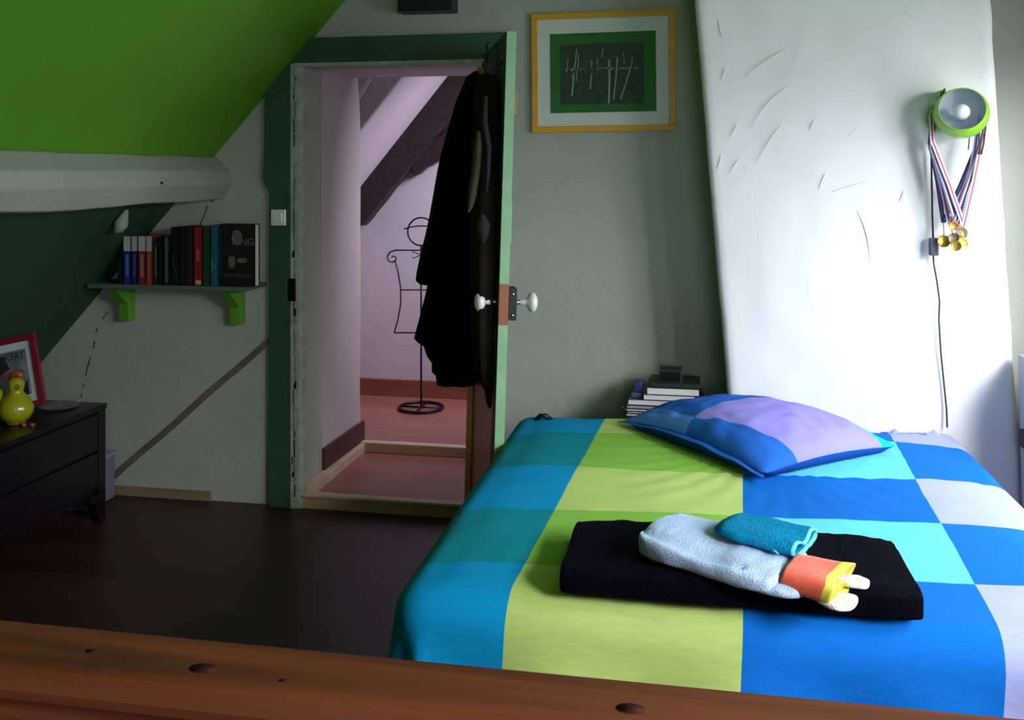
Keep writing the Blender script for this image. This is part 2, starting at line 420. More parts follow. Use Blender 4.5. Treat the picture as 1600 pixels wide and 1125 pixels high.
# ---------------------------------------------------------------- landing beyond the doorway
HF = .065
mb = MB(); mb.box((HX0, YB-.01, -.1), (HX1+.4, 4.75, HF-.012)); 
hf = struct(mb.build('floor_landing_step', M_HFLOOR))
MB().box((HX0, YB-.03, HF-.014), (HX1+.1, YB+.02, HF)).build('step_nosing', M_NOSE, hf, bevel=.004)
MB().box((HX0, YB-.016, 0), (HX1+.1, YB-.009, HF-.014)).build('step_riser', M_RISER, hf)
MB().box((HX0, 4.71, HF-.012), (HX1+.4, 4.76, .105)).build('step_nosing', M_NOSE, hf, bevel=.004)
MB().box((HX0, YB+.02, HF-.012), (HX0+.05, 4.73, .10)).build('side_stringer', M_NOSE, hf, bevel=.004)
struct(MB().box((-2.9, 4.76, -.1), (.7, 5.8, .10)).build('floor_landing', M_HFLOOR))
# left wall of the passage, rounded brighter end
mb = MB(); secs = []
for k in range(25):
    z = 2.4*k/24
    prof = [(HX0-.2, YB+.21), (HX0, YB+.21), (HX0+.003, 4.45), (HX0+.006, 4.62)]
    e = .0 if z < 1.75 else -.05*(z-1.75)
    for q in range(8):
        a_ = PI/2*q/7
        prof.append((HX0+.012+e-.06+.06*math.cos(a_)+.03*math.sin(PI*q/7)*.2, 4.72+.07*math.sin(a_)))
    prof += [(HX0-.2, 4.79)]
    secs.append([Vector((x+.004*noise.noise(Vector((x*3, y*6, z*2.5))), y, z)) for x, y in prof])
mb.loft(secs)
struct(fixn(mb.build('wall_landing_left', M_HALLW)))
struct(MB().box((-2.9, 4.60, 0), (HX0-.15, 4.79, 2.4)).build('wall_landing_return', M_HALLW))
# skirting of the passage's left wall
a = [(HX0, YB+.21), (HX0+.016, YB+.21), (HX0+.028, 4.77), (HX0, 4.77)]
struct(MB().prism([(x, y, .10) for x, y in a], (0, 0, .10)).build('baseboard_landing_left', M_HBASED))
# soffit over the passage, high wall piece, sloping plane, far wall
struct(MB().box((HX0-.2, YB+.2, HZ+.0), (.7, 4.66, 2.4)).build('ceiling_landing_soffit', M_HALLW))
def hs(x): return 1.994+1.215*(x+1.505)
def tri(name, y, th, m):
    pts = [(-1.9, hs(-1.9)), (-1.40, hs(-1.40)), (-1.40, 2.4), (-1.9, 2.4)]
    return struct(fixn(MB().prism([(x, y, z) for x, z in pts], (0, th, 0)).build(name, m)))
tri('wall_landing_gable', 4.86, .03, mat('landing_shaded_plaster', rgb(170, 160, 158), .9, var=.05))  # greyer plaster: the shadow on this face is put into its colour
pts = [(-2.75, hs(-2.75)), (-1.16, hs(-1.16)), (-1.22, hs(-1.16)+.06), (-2.81, hs(-2.75)+.06)]
struct(fixn(MB().prism([(x, 4.87, z) for x, z in pts], (0, .93, 0)).build('ceiling_landing_slope', M_HALL)))
struct(MB().box((-1.3, 4.6, 2.36), (.7, 5.85, 2.42)).build('ceiling_landing', M_HALL))
struct(MB().box((-3, 5.75, -.1), (.75, 5.85, 2.42)).build('wall_landing_back', M_HALL))
struct(MB().box((.6, YB+.2, -.1), (.7, 5.8, 2.4)).build('wall_landing_right', M_HALL))
struct(MB().box((-2.95, 4.79, 0), (-2.85, 5.8, 2.4)).build('wall_landing_far_left', M_HALL))
struct(MB().box((-2.6, 5.725, .10), (.6, 5.75, .205)).build('baseboard_landing_back', M_HBASE, bevel=.003))
a, b = atY(560, 701, 4.9), atY(572, 690, 4.9)
# pale slanting batten in the top corner
a, b = atY(551, 168, 4.85), atY(580, 122, 4.85)
struct(MB().strip([a, b], .02, (0, -1, 0), .015).build('trim_8', M_HALL))
# dark roof timber with brace
def timber(name, p0, p1, w_, th, y, seed=0):
    a, b = atY(p0[0], p0[1], y), atY(p1[0], p1[1], y); d = (b-a).normalized(); n_ = Vector((d.z, 0, -d.x))
    mb = MB(); secs = []
    for k in range(21):
        q = a.lerp(b, k/20); j1 = .006*noise.noise(Vector((k*.6, seed, 0))); j2 = .012*noise.noise(Vector((k*.5, seed, 5)))
        j1 -= .09 if seed == 0 else 0
        secs.append([q+n_*j1, q+n_*(w_+j2), q+n_*(w_+j2)+Vector((0, th, 0)), q+n_*j1+Vector((0, th, 0))])
    mb.loft(secs, smooth=False); return fixn(mb.build(name, M_TIMBER, bevel=.006))
struct(timber('rafter', (545, 337), (745, 94), .10, .12, 5.60), 'dark brown slanting roof rafter on the landing', 'rafter')
struct(timber('rafter_brace', (630, 247), (760, 165), .125, .08, 5.65, 4), 'short dark brace branching off the landing rafter', 'rafter')

# ---------------------------------------------------------------- door leaf (open, leaning)
ang = math.atan2(-.70, .236)
DM = Matrix.Translation((-.882, YB-.02, 1.2)) @ Matrix.Rotation(math.radians(1.75), 4, 'Y') @ Matrix.Rotation(ang, 4, 'Z') @ Matrix.Translation((0, 0, -1.2))
door = empty('door_1', (-.85, YB-.05, 0)); struct(door, 'open green door with pale green edge, coats hanging on it', 'door')
DW, DT = .735, .034
# local: x along leaf, y: -DT/2 is the coat side? (rotated by about -71 deg: local -y points to world -x)
def dbox(x0, x1, z0, z1, y0=-DT/2, y1=DT/2, mi=0, mb=None):
    return (mb or MB()).box((x0, y0, z0), (x1, y1, z1), mi, DM)
m2 = MB()
dbox(DW-.075, DW-.002, .03, 1.995, mb=m2); dbox(.0, .07, .03, 1.995, mb=m2)
m2.build('stile', M_JAMB, door)
m2 = MB(); dbox(.07, DW-.075, 1.90, 1.995, mb=m2); dbox(.07, DW-.075, .03, .14, mb=m2); m2.build('rail', M_JAMB, door)
dbox(.07, DW-.075, .14, 1.90, -DT/2+.008, DT/2-.008).build('door_panel', M_JAMB, door)
dbox(.0, DW-.08, .05, .95, -DT/2-.003, -DT/2+.006).build('lower_panel', M_REDWOOD, door)
e = dbox(DW-.002, DW+.004, .03, 1.995).build('door_edge', M_EDGE, door); e['label'] = 'pale green door edge'
dbox(DW-.02, DW+.003, 1.25, 1.40, DT/2-.003, DT/2+.003).build('edge_slot', M_EDGE, door)
# knob height: px y 472
kz = 1.035
def dpt(x, y, z): return DM @ Vector((x, y, z))
lk = dbox(DW-.062, DW+.006, kz-.058, kz+.055, DT/2, DT/2+.030).build('rim_lock', M_BLK, door, bevel=.002)
bk = dbox(DW-.004, DW+.0055, kz-.075, kz+.07, -DT/2, DT/2).build('edge_block', wood('bare_wood', rgb(150, 92, 60), rgb(170, 108, 72), .6, 2), door)
m3 = MB()
for zz in (kz-.04, kz+.035):
    MM = Matrix.Translation(dpt(DW+.006, DT/2+.015, zz)) @ Matrix.Rotation(ang, 4, 'Z') @ Matrix.Rotation(PI/2, 4, 'Y')
    m3.lathe([(.006, 0), (.005, .002), (.001, .003)], MM, 10)
m3.build('screws', M_CHROME, lk)
for sgn, nm in ((-1, 'knob'), (1, 'knob')):
    ba = dpt(DW-.045, sgn*(DT/2+(.03 if sgn > 0 else 0)), kz)
    dirv = (DM.to_3x3() @ Vector((0, sgn, 0))).normalized()
    MM = Matrix.Translation(ba) @ dirv.to_track_quat('Z', 'Y').to_matrix().to_4x4()
    k_ = MB().lathe([(.009, 0), (.009, .012), (.008, .022), (.012, .026), (.012, .036), (.014, .042), (.030, .050), (.037, .060), (.035, .071), (.020, .080), (.001, .082)], MM, 28).build(nm, M_PORC, door)
    MB().lathe([(.0105, -.001), (.0105, .010), (.0085, .018)], MM, 16).build('spindle', M_CHROME, k_)
q = dpt(DW-.02, DT/2, 1.82)
m2 = MB(); dbox(DW-.03, DW+.001, 1.70, 1.79, DT/2, DT/2+.012, mb=m2); h_ = m2.build('latch_plate', mat('aged_brass', rgb(150, 146, 84), .5, metal=.3, var=.4, vscale=60), door)
dbox(DW-.045, DW-.03, 1.735, 1.75, DT/2, DT/2+.01).build('latch_tongue', M_IRON, h_)

# coats on the door ------------------------------------------------
def coat_secs(rows, n=40, pleat=5, seed=0, amp=.10):
    secs = []
    rr = []
    # resample rows
    for a, b in zip(rows, rows[1:]):
        m_ = max(1, int(abs(b[0]-a[0])/9))
        for k in range(m_):
            f = k/m_; rr.append([a[i]*(1-f)+b[i]*f for i in range(5)])
    rr.append(list(rows[-1]))
    y0, y1 = rows[0][0], rows[-1][0]
    for (y, pl_, pr_, t, dep) in rr:
        c = atT((pl_+pr_)/2, y, t); hw = (pr_-pl_)/2*t/F
        R = Vector((cs, sn, 0)); Fd = Vector((-sn, cs, 0)); g = (y-y0)/(y1-y0)
        sec = []
        for k in range(n):
            th = 2*PI*k/n; cc, ss = math.cos(th), math.sin(th)
            m_ = 1+amp*g**.6*math.sin(pleat*2*th+seed+g*1.3)*abs(ss)**.5+.05*noise.noise(Vector((cc*2+seed, ss*2, g*6)))
            ex = lambda v: math.copysign(abs(v)**.85, v)
            sec.append(c+R*hw*ex(cc)*(1+.02*math.sin(g*14+seed))+Fd*dep*ex(ss)*m_)
        secs.append(sec)
    return secs
M_COATB = mat('black_wool', rgb(9, 8, 12), 1, var=.3, vscale=8, bump=.3, bscale=120, spec=.1)
M_COAT2 = mat('black_cotton', rgb(12, 9, 11), 1, var=.3, vscale=8, bump=.3, bscale=90, spec=.15)
M_CAMO = mat('brown_camouflage', rgb(30, 26, 20), 1, vscale=13, col2=rgb(16, 15, 12), bump=.2, bscale=60, spec=.15, detail=2)
rows = [(112, 740, 760, 3.82, .03), (120, 729, 764, 3.82, .04), (135, 723, 766, 3.82, .05), (160, 712, 766, 3.81, .055), (200, 699, 765, 3.80, .06), (240, 689, 764, 3.80, .06), (300, 678, 762, 3.80, .065), (370, 663, 760, 3.80, .065), (425, 652, 758, 3.80, .065), (438, 650, 745, 3.80, .06), (444, 656, 738, 3.80, .05)]
c = fixn(MB().loft(coat_secs(rows, seed=1, pleat=3)).build('coat', M_COATB))
tag(c, 'black coat whose square hem hangs furthest left on the open door', 'coat', 'coats on the door')
rows = [(300, 700, 756, 3.97, .03), (400, 680, 756, 3.97, .05), (445, 667, 755, 3.97, .06), (500, 655, 755, 3.97, .065), (528, 648, 754, 3.97, .07), (534, 653, 753, 3.97, .07), (540, 662, 753, 3.97, .07), (556, 667, 752, 3.97, .07), (566, 674, 752, 3.97, .07), (580, 674, 751, 3.97, .07), (586, 680, 749, 3.97, .07), (600, 682, 744, 3.97, .06)]
c = fixn(MB().loft(coat_secs(rows, seed=4, pleat=4, amp=.14)).build('long_coat', M_COAT2))
tag(c, 'long black coat with frayed flared hem, lowest on the open door', 'coat', 'coats on the door')
rows = [(118, 748, 772, 3.62, .05), (140, 741, 783, 3.62, .09), (200, 738, 786, 3.60, .13), (300, 735, 783, 3.57, .15), (420, 735, 781, 3.56, .16), (520, 737, 777, 3.56, .16), (575, 742, 776, 3.56, .13), (605, 757, 775, 3.55, .09), (628, 760, 774, 3.55, .06), (636, 764, 771, 3.55, .03)]
c = fixn(MB().loft(coat_secs(rows, seed=2, pleat=4, amp=.08)).build('jacket', M_CAMO))
tag(c, 'dark camouflage jacket with a pale panel, nearest the edge of the open door', 'jacket', 'coats on the door')
def panelstrip(rows, m, name, par, t=3.44):
    mb = MB(); vs = []; fs = []
    for i, (y, a, b) in enumerate(rows):
        for k in range(5):
            p_ = a+(b-a)*k/4; vs.append(atT(p_, y, t-.018*math.sin(PI*k/4)-.004*math.sin(i*1.7+k)))
    for i in range(len(rows)-1):
        for k in range(4): fs.append((i*5+k, i*5+k+1, i*5+6+k, i*5+5+k))
    mb.add(vs, fs, 0, True); o = mb.build(name, m, par)
    s_ = o.modifiers.new('thick', 'SOLIDIFY'); s_.thickness = .006; s_.offset = 1
    return o
M_PALE = mat('khaki_lining', rgb(78, 68, 48), .9, var=.5, vscale=12)
M_GREYP = mat('dusty_grey_lining', rgb(29, 27, 29), .9, var=.5, vscale=14)
panelstrip([(205, 744, 752), (225, 741, 754), (250, 738, 753), (275, 735, 750), (300, 731, 746), (322, 730, 740), (332, 730, 734)], M_PALE, 'lining', c, 3.40)
panelstrip([(150, 755, 762), (190, 750, 762), (230, 757, 768), (270, 758, 766), (300, 756, 762)], M_GREYP, 'collar', c, 3.39)
panelstrip([(335, 750, 757), (350, 742, 766), (365, 744, 764), (380, 750, 758)], M_GREYP, 'pocket', c, 3.38)
# wire hangers over the door top
for k, (px_, t_) in enumerate(((762, 3.66), (778, 3.52))):
    pts = [atT(px_+2, 66, t_), atT(px_-1, 69, t_), atT(px_-2, 76, t_), atT(px_+1, 82, t_), atT(px_-1, 95, t_), atT(px_-3, 112, t_), atT(px_-4, 122, t_)]
    tag(MB().tube(pts, .0035, 6).build('coat_hook', M_IRON), ['thin black wire hook nearer the hinge, above the coats', 'thin black wire hook nearer the door edge, above the coats'][k], 'hook', 'hooks on the door')
q = atT(753, 111, 3.72)
tag(MB().lathe([(.001, -.016), (.010, -.013), (.016, 0), (.010, .013), (.001, .016)], Matrix.Translation(q), 16).build('hanger_ball', mat('olive_knob', rgb(96, 112, 40), .5)), 'round olive green ball on top of the hanging coats', 'knob')

# valet stand (wire torso) -----------------------------------------
YS = 5.45
vb = atY(658, 622, YS)
vs_ = empty('valet_stand', (vb.x, YS, .10)); tag(vs_, 'black wire valet stand shaped like a torso, behind the coats on the landing', 'coat stand')
cx = 658
def vp(px, py): return atY(px, py, YS)
def sym(pts): return [(2*cx-a, b) for a, b in pts]
zc = .112
ringR = abs(atY(691, 622, YS).x-atY(658, 622, YS).x)
MB().tube([(vb.x+ringR*math.cos(2*PI*k/32), YS+ringR*math.sin(2*PI*k/32), zc) for k in range(32)], .009, 8, closed=True).build('base_ring', M_IRON, vs_)
MB().tube([(vb.x-ringR, YS, zc), (vb.x+ringR, YS, zc)], .006, 6).tube([(vb.x, YS-ringR, zc), (vb.x, YS+ringR, zc)], .006, 6).build('base_cross', M_IRON, vs_)
MB().tube([(vb.x, YS, zc), (vb.x, YS, vp(cx, 382).z)], .006, 8).build('pole', M_IRON, vs_)
side = [(617, 407), (622, 425), (626, 450), (626, 475), (622, 498), (616, 520)]
scroll = [(660, 391), (640, 391), (618, 391), (609, 394), (605, 401), (607, 408), (613, 410), (618, 407), (619, 402), (615, 400), (612, 402)]
for f_ in (lambda q: q, sym):
    MB().tube([vp(*q) for q in f_(side)], .0045, 6).build('side_wire', M_IRON, vs_)
    MB().tube([vp(*q) for q in f_(scroll)], .0045, 6).build('shoulder_scroll', M_IRON, vs_)
MB().tube([vp(616, 520), vp(2*cx-616, 520)], .0045, 6).build('hem_wire', M_IRON, vs_)
MB().tube([vp(626, 453), vp(2*cx-626, 453)], .004, 6).build('waist_wire', M_IRON, vs_)
hc = vp(cx, 362); hr = abs(vp(637, 362).x-hc.x)
MB().tube([(hc.x+hr*math.cos(2*PI*k/28), YS, hc.z+hr*math.sin(2*PI*k/28)) for k in range(28)], .005, 6, closed=True).build('head_ring', M_IRON, vs_)
MB().tube([vp(631, 358), vp(645, 354), vp(cx, 353), vp(675, 354), vp(684, 358)], .004, 6).build('hat_brim', M_IRON, vs_)
MB().tube([vp(644, 393), vp(644, 404), vp(672, 393), vp(672, 404)], .003, 5, closed=True).build('bow_tie', M_IRON, vs_)

# ---------------------------------------------------------------- black box above the door
a, b = atY(621, 18, YB-.10), atY(707, 18, YB-.10)
bx = MB().box((a.x, YB-.10, a.z), (b.x, YB, a.z+.14)).build('wall_speaker', M_BLK, bevel=.004)
tag(bx, 'black box mounted on the wall above the doorway', 'speaker')
MB().box((a.x+.01, YB-.104, a.z+.012), (b.x-.01, YB-.10, a.z+.128)).build('front_grille', mat('speaker_cloth', rgb(20, 20, 22), .9, bump=.3, bscale=200), bx)

# ---------------------------------------------------------------- framed birch picture
px0, px1, pz0, pz1 = -.668, -.066, 1.662, 2.166
pf = empty('framed_picture', (-.367, YB, pz0)); tag(pf, 'framed picture of birch trees in a flat yellow frame on the back wall', 'picture')
TM = Matrix.Translation((-.367, YB, 1.914)) @ Matrix.Rotation(math.radians(-.5), 4, 'Y')
W_, H_ = .301, .252
M_YEL = wood('yellow_frame_paint', rgb(204, 146, 32), rgb(216, 160, 44), .5, axis=0)
fb = .026
MB().box((-W_, -.022, -H_), (W_, 0, -H_+fb), 0, TM).build('bottom_rail', M_YEL, pf, bevel=.002)
MB().box((-W_, -.022, H_-fb), (W_, 0, H_), 0, TM).build('top_rail', M_YEL, pf, bevel=.002)
MB().box((-W_, -.022, -H_+fb), (-W_+fb, 0, H_-fb), 0, TM).build('side_rail', M_YEL, pf, bevel=.002)
MB().box((W_-fb, -.022, -H_+fb), (W_, 0, H_-fb), 0, TM).build('side_rail', M_YEL, pf, bevel=.002)
MB().box((-W_+fb, -.012, -H_+fb), (W_-fb, -.004, H_-fb), 0, TM).build('white_mat', mat('white_card', rgb(206, 214, 208), .8), pf)
MB().box((-.222, -.0135, -.170), (.222, -.012, .165), 0, TM).build('green_mat', mat('green_card', rgb(44, 104, 40), .8), pf)
print_ = MB().box((-.178, -.0145, -.135), (.172, -.0135, .118), 0, TM).build('birch_print', mat('print_dark_wood', rgb(28, 42, 40), .7, vscale=38, col2=rgb(44, 74, 44), detail=5, stretch=(1, 1, 1)), pf)
mb = MB(); random.seed(3)
def br(x0, z0, x1, z1, wd):
    mb.strip([TM @ Vector((x0, -.0147, z0)), TM @ Vector(((x0+x1)/2+.002, -.0147, (z0+z1)/2)), TM @ Vector((x1, -.0147, z1))], wd, (0, -1, 0), .0003)
for x0, z0, x1, z1, wd in ((-.130, -.098, -.122, .02, .006), (-.122, .0, -.108, .10, .004), (-.112, -.04, -.100, .08, .003), (-.052, -.072, -.046, .05, .005), (.025, -.132, .028, .05, .007), (.045, -.118, .062, .06, .005), (.074, -.118, .118, .02, .005), (.118, .02, .125, .06, .003), (-.152, .0, -.146, .06, .003), (-.004, .06, .002, .10, .003), (-.03, .0, -.02, .06, .003), (.09, .03, .085, .08, .003)): br(x0, z0, x1, z1, wd)
mb.build('birch_trunks', mat('pale_birch', rgb(140, 158, 140), .8), print_)
mb = MB()
for k in range(26):
    x = -.155+k*.0118+random.uniform(-.003, .003); br(x, .010+random.uniform(-.003, .003), x+.006, .012+random.uniform(-.003, .006), .004+.004*random.random())
mb.build('far_bank', mat('pale_bank', rgb(130, 150, 136), .8), print_)
mb = MB()
for k in range(40):
    x = random.uniform(-.15, .0); br(x, random.uniform(-.01, 0), x+.003, random.uniform(.0, .03), .003)
mb.build('grey_haze', mat('grey_haze', rgb(72, 90, 82), .8), print_)
MB().box((-W_+fb, -.0185, -H_+fb), (W_-fb, -.0175, H_-fb), 0, TM).build('glass_pane', mat('picture_glass', (1, 1, 1, 1), .03, trans=1, alpha=.12), pf)

# ---------------------------------------------------------------- book shelf
SZ = 1.0
sL, sR = atY(136, 447, YB-.215), atY(383, 447, YB-.215)
sh = empty('wall_shelf', ((sL.x+sR.x)/2, YB, SZ)); tag(sh, 'grey green wall shelf with two lime green brackets under the books', 'shelf')
MB().box((sL.x, YB-.215, SZ-.02), (sR.x, YB, SZ)).build('shelf_board', mat('grey_green_board', rgb(84, 100, 88), .7, var=.15, vscale=10), sh, bevel=.002)
M_BRK = mat('lime_bracket_paint', rgb(88, 150, 40), .6)
for pxa in (192, 366):
    c_ = atY(pxa, 480, YB-.06); x = c_.x; bw = .026
    mb = MB().prism([(x-bw, YB, SZ-.02), (x-bw, YB-.155, SZ-.02), (x-bw, YB-.13, SZ-.05), (x-bw, YB-.06, SZ-.11), (x-bw, YB-.05, SZ-.19), (x-bw, YB, SZ-.19)], (2*bw, 0, 0))
    fixn(mb.build('bracket', M_BRK, sh, bevel=.003))
def bmat(i, c, r=.5): return mat('book_cover_%s' % i, c, r)
M_PAGES = mat('paper_pages', rgb(205, 200, 188), .9, bump=.2, bscale=300, stretch=(1, 1, 1))
YF = YB-.20                     # spine plane
books = [ # px0, px1, top y, colour, top band colour, inset colour, label
 (184, 191, 404, (18, 20, 46), None, None, 'low navy book at the left end of the shelf row'),
 (193, 204, 369, (22, 48, 120), (176, 186, 180), (70, 110, 160), 'bright blue paperback with white top band, leftmost of four white-topped books'),
 (205.5, 214.5, 369, (26, 28, 92), (166, 176, 170), (70, 70, 110), 'dark violet-blue paperback with white top band'),
 (216, 227.5, 369, (120, 36, 36), (170, 178, 176), (150, 112, 112), 'red paperback with white top band and pale spine label'),
 (228.5, 237.5, 369, (150, 62, 28), (160, 170, 168), (150, 88, 66), 'orange paperback with white top band'),
 (239.5, 247, 371, (30, 30, 34), None, (76, 80, 84), 'charcoal paperback just right of the orange one'),
 (247.5, 254.5, 372, (12, 12, 14), None, None, 'plain black paperback between charcoal and grey-striped spines'),
 (255, 266, 369, (22, 24, 26), None, (84, 88, 84), 'black paperback with long grey stripe on its spine'),
 (267, 280, 355, (12, 12, 14), None, (58, 60, 62), 'tall black book with small pale slash on its spine'),
 (280.5, 290.5, 354, (20, 18, 18), None, None, 'tall blackish book left of the brown one'),
 (291, 301.5, 356, (42, 24, 20), None, None, 'tall dark brown book beside the red spine'),
 (303, 315.5, 355, (130, 26, 30), None, (150, 90, 70), 'tall red book with white publisher patch at spine foot'),
 (317, 328, 353, (26, 60, 42), None, None, 'dark green hardback right of the red book'),
 (329, 341, 353, (20, 84, 100), None, (70, 130, 130), 'teal book with small pale line on spine'),
]
for i, (a, b, ty, c_, band, ins, lab) in enumerate(books):
    A = atY(a, 441, YF); B = atY(b, 441, YF); zt = atY(a, ty, YF).z; x0, x1 = A.x+.0006, B.x-.0006; dz = zt-SZ
    bo = empty('book', ((x0+x1)/2, YF+.06, SZ)); tag(bo, lab, 'book', 'books on the wall shelf')
    cm = bmat(i, rgb(*c_))
    D = .125 if dz < .22 else .145
    mb = MB().box((x0, YF, SZ+.0005), (x1, YF+.002, zt)).box((x0, YF, SZ+.0005), (x0+.0015, YF+D, zt)).box((x1-.0015, YF, SZ+.0005), (x1, YF+D, zt))
    co = mb.build('cover', cm, bo)
    MB().box((x0+.0015, YF+.002, SZ+.003), (x1-.0015, YF+D-.004, zt-.003)).build('pages', M_PAGES, bo)
    if band: MB().box((x0+.0004, YF-.0006, zt-dz*.31), (x1-.0004, YF+.0001, zt-.001)).build('spine_band', mat('book_band_%d' % i, rgb(*band), .6), bo)
    if ins:
        m_ = mat('book_print_%d' % i, rgb(*ins), .6); w2 = (x1-x0)
        mb = MB()
        if i == 11:
            mb.box((x0+w2*.35, YF-.0005, SZ+dz*.42), (x0+w2*.65, YF+.0001, SZ+dz*.62)); mb.build('spine_lettering', m_, bo)
            MB().box((x0+w2*.2, YF-.0006, SZ+.006), (x1-w2*.1, YF+.0001, SZ+.024)).build('publisher_patch', mat('patch_cream', rgb(176, 150, 146), .6), bo)
        elif i == 13:
            mb.box((x0+w2*.08, YF-.0005, SZ+dz*.25), (x0+w2*.2, YF+.0001, SZ+dz*.45)); mb.box((x0+w2*.4, YF-.0005, SZ+dz*.3), (x0+w2*.6, YF+.0001, SZ+dz*.36)); mb.build('spine_lettering', m_, bo)
        elif i == 8:
            mb.strip([(x0+w2*.2, YF, SZ+dz*.45), (x0+w2*.75, YF, SZ+dz*.14)], .005, (0, -1, 0), .0006); mb.build('spine_mark', m_, bo)
        elif i == 7:
            mb.box((x0+w2*.3, YF-.0005, SZ+dz*.05), (x0+w2*.62, YF+.0001, zt-.004))
            mb.strip([(x0, YF, SZ+dz*.76), (x1-.002, YF, SZ+dz*.84)], .003, (0, -1, 0), .0007); mb.strip([(x0+.004, YF, SZ+dz*.88), (x1-.002, YF, SZ+dz*.72)], .003, (0, -1, 0), .0007)
            mb.build('spine_mark', m_, bo)
        else:
            mb.box((x0+w2*.3, YF-.0005, SZ+dz*.16), (x0+w2*.72, YF+.0001, SZ+dz*(.62 if band else .8)))
            mb.build('spine_lettering', m_, bo)
# thick hardback shown cover first
A, B = atY(344, 441, YF), atY(397, 441, YF-.01); zt = atY(370, 350, YF).z
bo = empty('book', ((A.x+B.x)/2, YF, SZ)); tag(bo, 'thick black hardback facing out with a pale figure on its cover', 'book', 'books on the wall shelf')
x0, x1 = A.x, B.x; yb = YF+.0
MB().box((x0, yb, SZ+.0005), (x1, yb+.003, zt)).box((x0, yb+.042, SZ+.0005), (x1, yb+.045, zt)).box((x0, yb, SZ+.0005), (x0+.003, yb+.045, zt)).build('cover', bmat('kg', rgb(14, 12, 13)), bo)
MB().box((x0+.003, yb+.003, SZ+.004), (x1-.004, yb+.042, zt-.004)).build('pages', M_PAGES, bo)
MB().box((x0+.002, yb-.0004, SZ+.04), (x0+.006, yb+.0001, zt-.03)).build('spine_print', mat('navy_print', rgb(26, 50, 76), .6), bo)
M_FIG = mat('cover_figure_print', rgb(110, 96, 84), .7, var=.6, vscale=70)
def blob(cxp, cyp, rx, ry, nm, m, par, yq, n=18, sd=0):
    c0 = atY(cxp, cyp, yq); sc = yq/ray(cxp, cyp).y/F
    pts = [Vector((c0.x+rx*sc*math.cos(2*PI*k/n)*(1+.18*noise.noise(Vector((k*.9, sd, 1)))), yq, c0.z+ry*sc*math.sin(2*PI*k/n)*(1+.18*noise.noise(Vector((k*.9, sd, 5)))))) for k in range(n)]
    return fixn(MB().prism(pts, (0, .0006, 0)).build(nm, m, par))
blob(370, 371, 9, 12, 'cover_figure', M_FIG, bo, yb-.0006, sd=1)
blob(362, 409, 6, 10, 'cover_figure', M_FIG, bo, yb-.0006, sd=2)
blob(378, 407, 9, 4, 'cover_figure', M_FIG, bo, yb-.0006, sd=3)
def text(s_, size, M_, m, par, name, ext=.0004, align='CENTER', sx=1):
    cu = bpy.data.curves.new(name, 'FONT'); cu.body = s_; cu.size = size; cu.align_x = align; cu.extrude = ext
    o = bpy.data.objects.new(name, cu); COL.objects.link(o); cu.materials.append(m)
    bpy.context.view_layer.update()
    me = bpy.data.meshes.new_from_object(o); bpy.data.objects.remove(o)
    me.name = name; o = bpy.data.objects.new(name, me); COL.objects.link(o)
    if not me.materials: me.materials.append(m)
    o.parent = par
    o.matrix_parent_inverse = Matrix.Identity(4)
    o.matrix_local = Matrix.Translation(-PW[par.name]) @ M_ @ Matrix.Diagonal((sx, 1, 1, 1))
    return o
up = Matrix.Rotation(PI/2, 4, 'X')
M_CT = mat('cover_lettering', rgb(104, 98, 90), .6)
q = atY(380, 392, yb); text('KING', .042, Matrix.Translation((q.x, yb-.0012, atY(380, 383, yb).z)) @ up, M_CT, bo, 'lettering')
text('STEPHEN KING', .019, Matrix.Translation(((x0+x1)/2, yb-.0012, atY(380, 433, yb).z)) @ up, mat('faint_lettering', rgb(74, 66, 72), .6), bo, 'lettering')
# small whitish fitting on the dark green slope
q = atT(182, 340, 4.02)
# keep it on the slope plane
d_ = ray(182, 342); tt = (slope_z(0)-EYE)/(d_.z-1.10*d_.x); q = d_*tt+Vector((0, 0, EYE))
d2 = ray(196, 325); tt2 = (slope_z(0)-EYE)/(d2.z-1.10*d2.x); q2 = d2*tt2+Vector((0, 0, EYE)); q3 = q+(q-q2)*.9
off = Vector((1.1, 0, -1)).normalized()
mb = MB(); mb.tube([q2+off*.01, q+off*.03, q+(q-q2)*.35+off*.035, q3+off*.03], [.006, .03, .022, .006], 10)
tag(mb.build('wall_fitting', mat('dusty_white', rgb(150, 162, 140), .8)), 'small whitish pointed fitting on the dark green slope left of the books', 'fitting')

# ---------------------------------------------------------------- chest of drawers
CX, CZ = -2.48, .50
ch = empty('chest_of_drawers', (-2.73, 3.2, 0)); tag(ch, 'black-brown low chest of drawers against the sloping wall', 'chest of drawers')
y0, y1 = 2.35, 3.74; xb = -2.99
MB().box((xb, y0, CZ-.022), (CX+.008, y1, CZ)).build('chest_top', M_CHEST, ch, bevel=.003)
MB().box((xb, y0+.01, .12), (CX-.018, y1-.01, CZ-.022)).build('body', M_CHEST, ch)
for k, (a_, b_) in enumerate(((y0+.05, (y0+y1)/2-.01), ((y0+y1)/2+.01, y1-.05))):
    for za, zb in ((.155, .30), (.31, .465)):
        dr = MB().box((CX-.02, a_, za), (CX-.002, b_, zb)).build('drawer', M_CHEST, ch, bevel=.003)
MB().box((CX-.02, y1-.05, .12), (CX, y1, CZ-.022)).build('corner_post', M_CHEST, ch)
for yy, sg in ((y1, -1), (y0, 1)):
    for xx in (CX, xb+.05):
        pts = [(xx, yy, 0), (xx, yy+sg*.035, 0), (xx, yy+sg*.075, .09), (xx, yy+sg*.12, .125), (xx, yy, .125)]
        fixn(MB().prism(pts, (-.045, 0, 0)).build('leg', M_CHEST, ch))
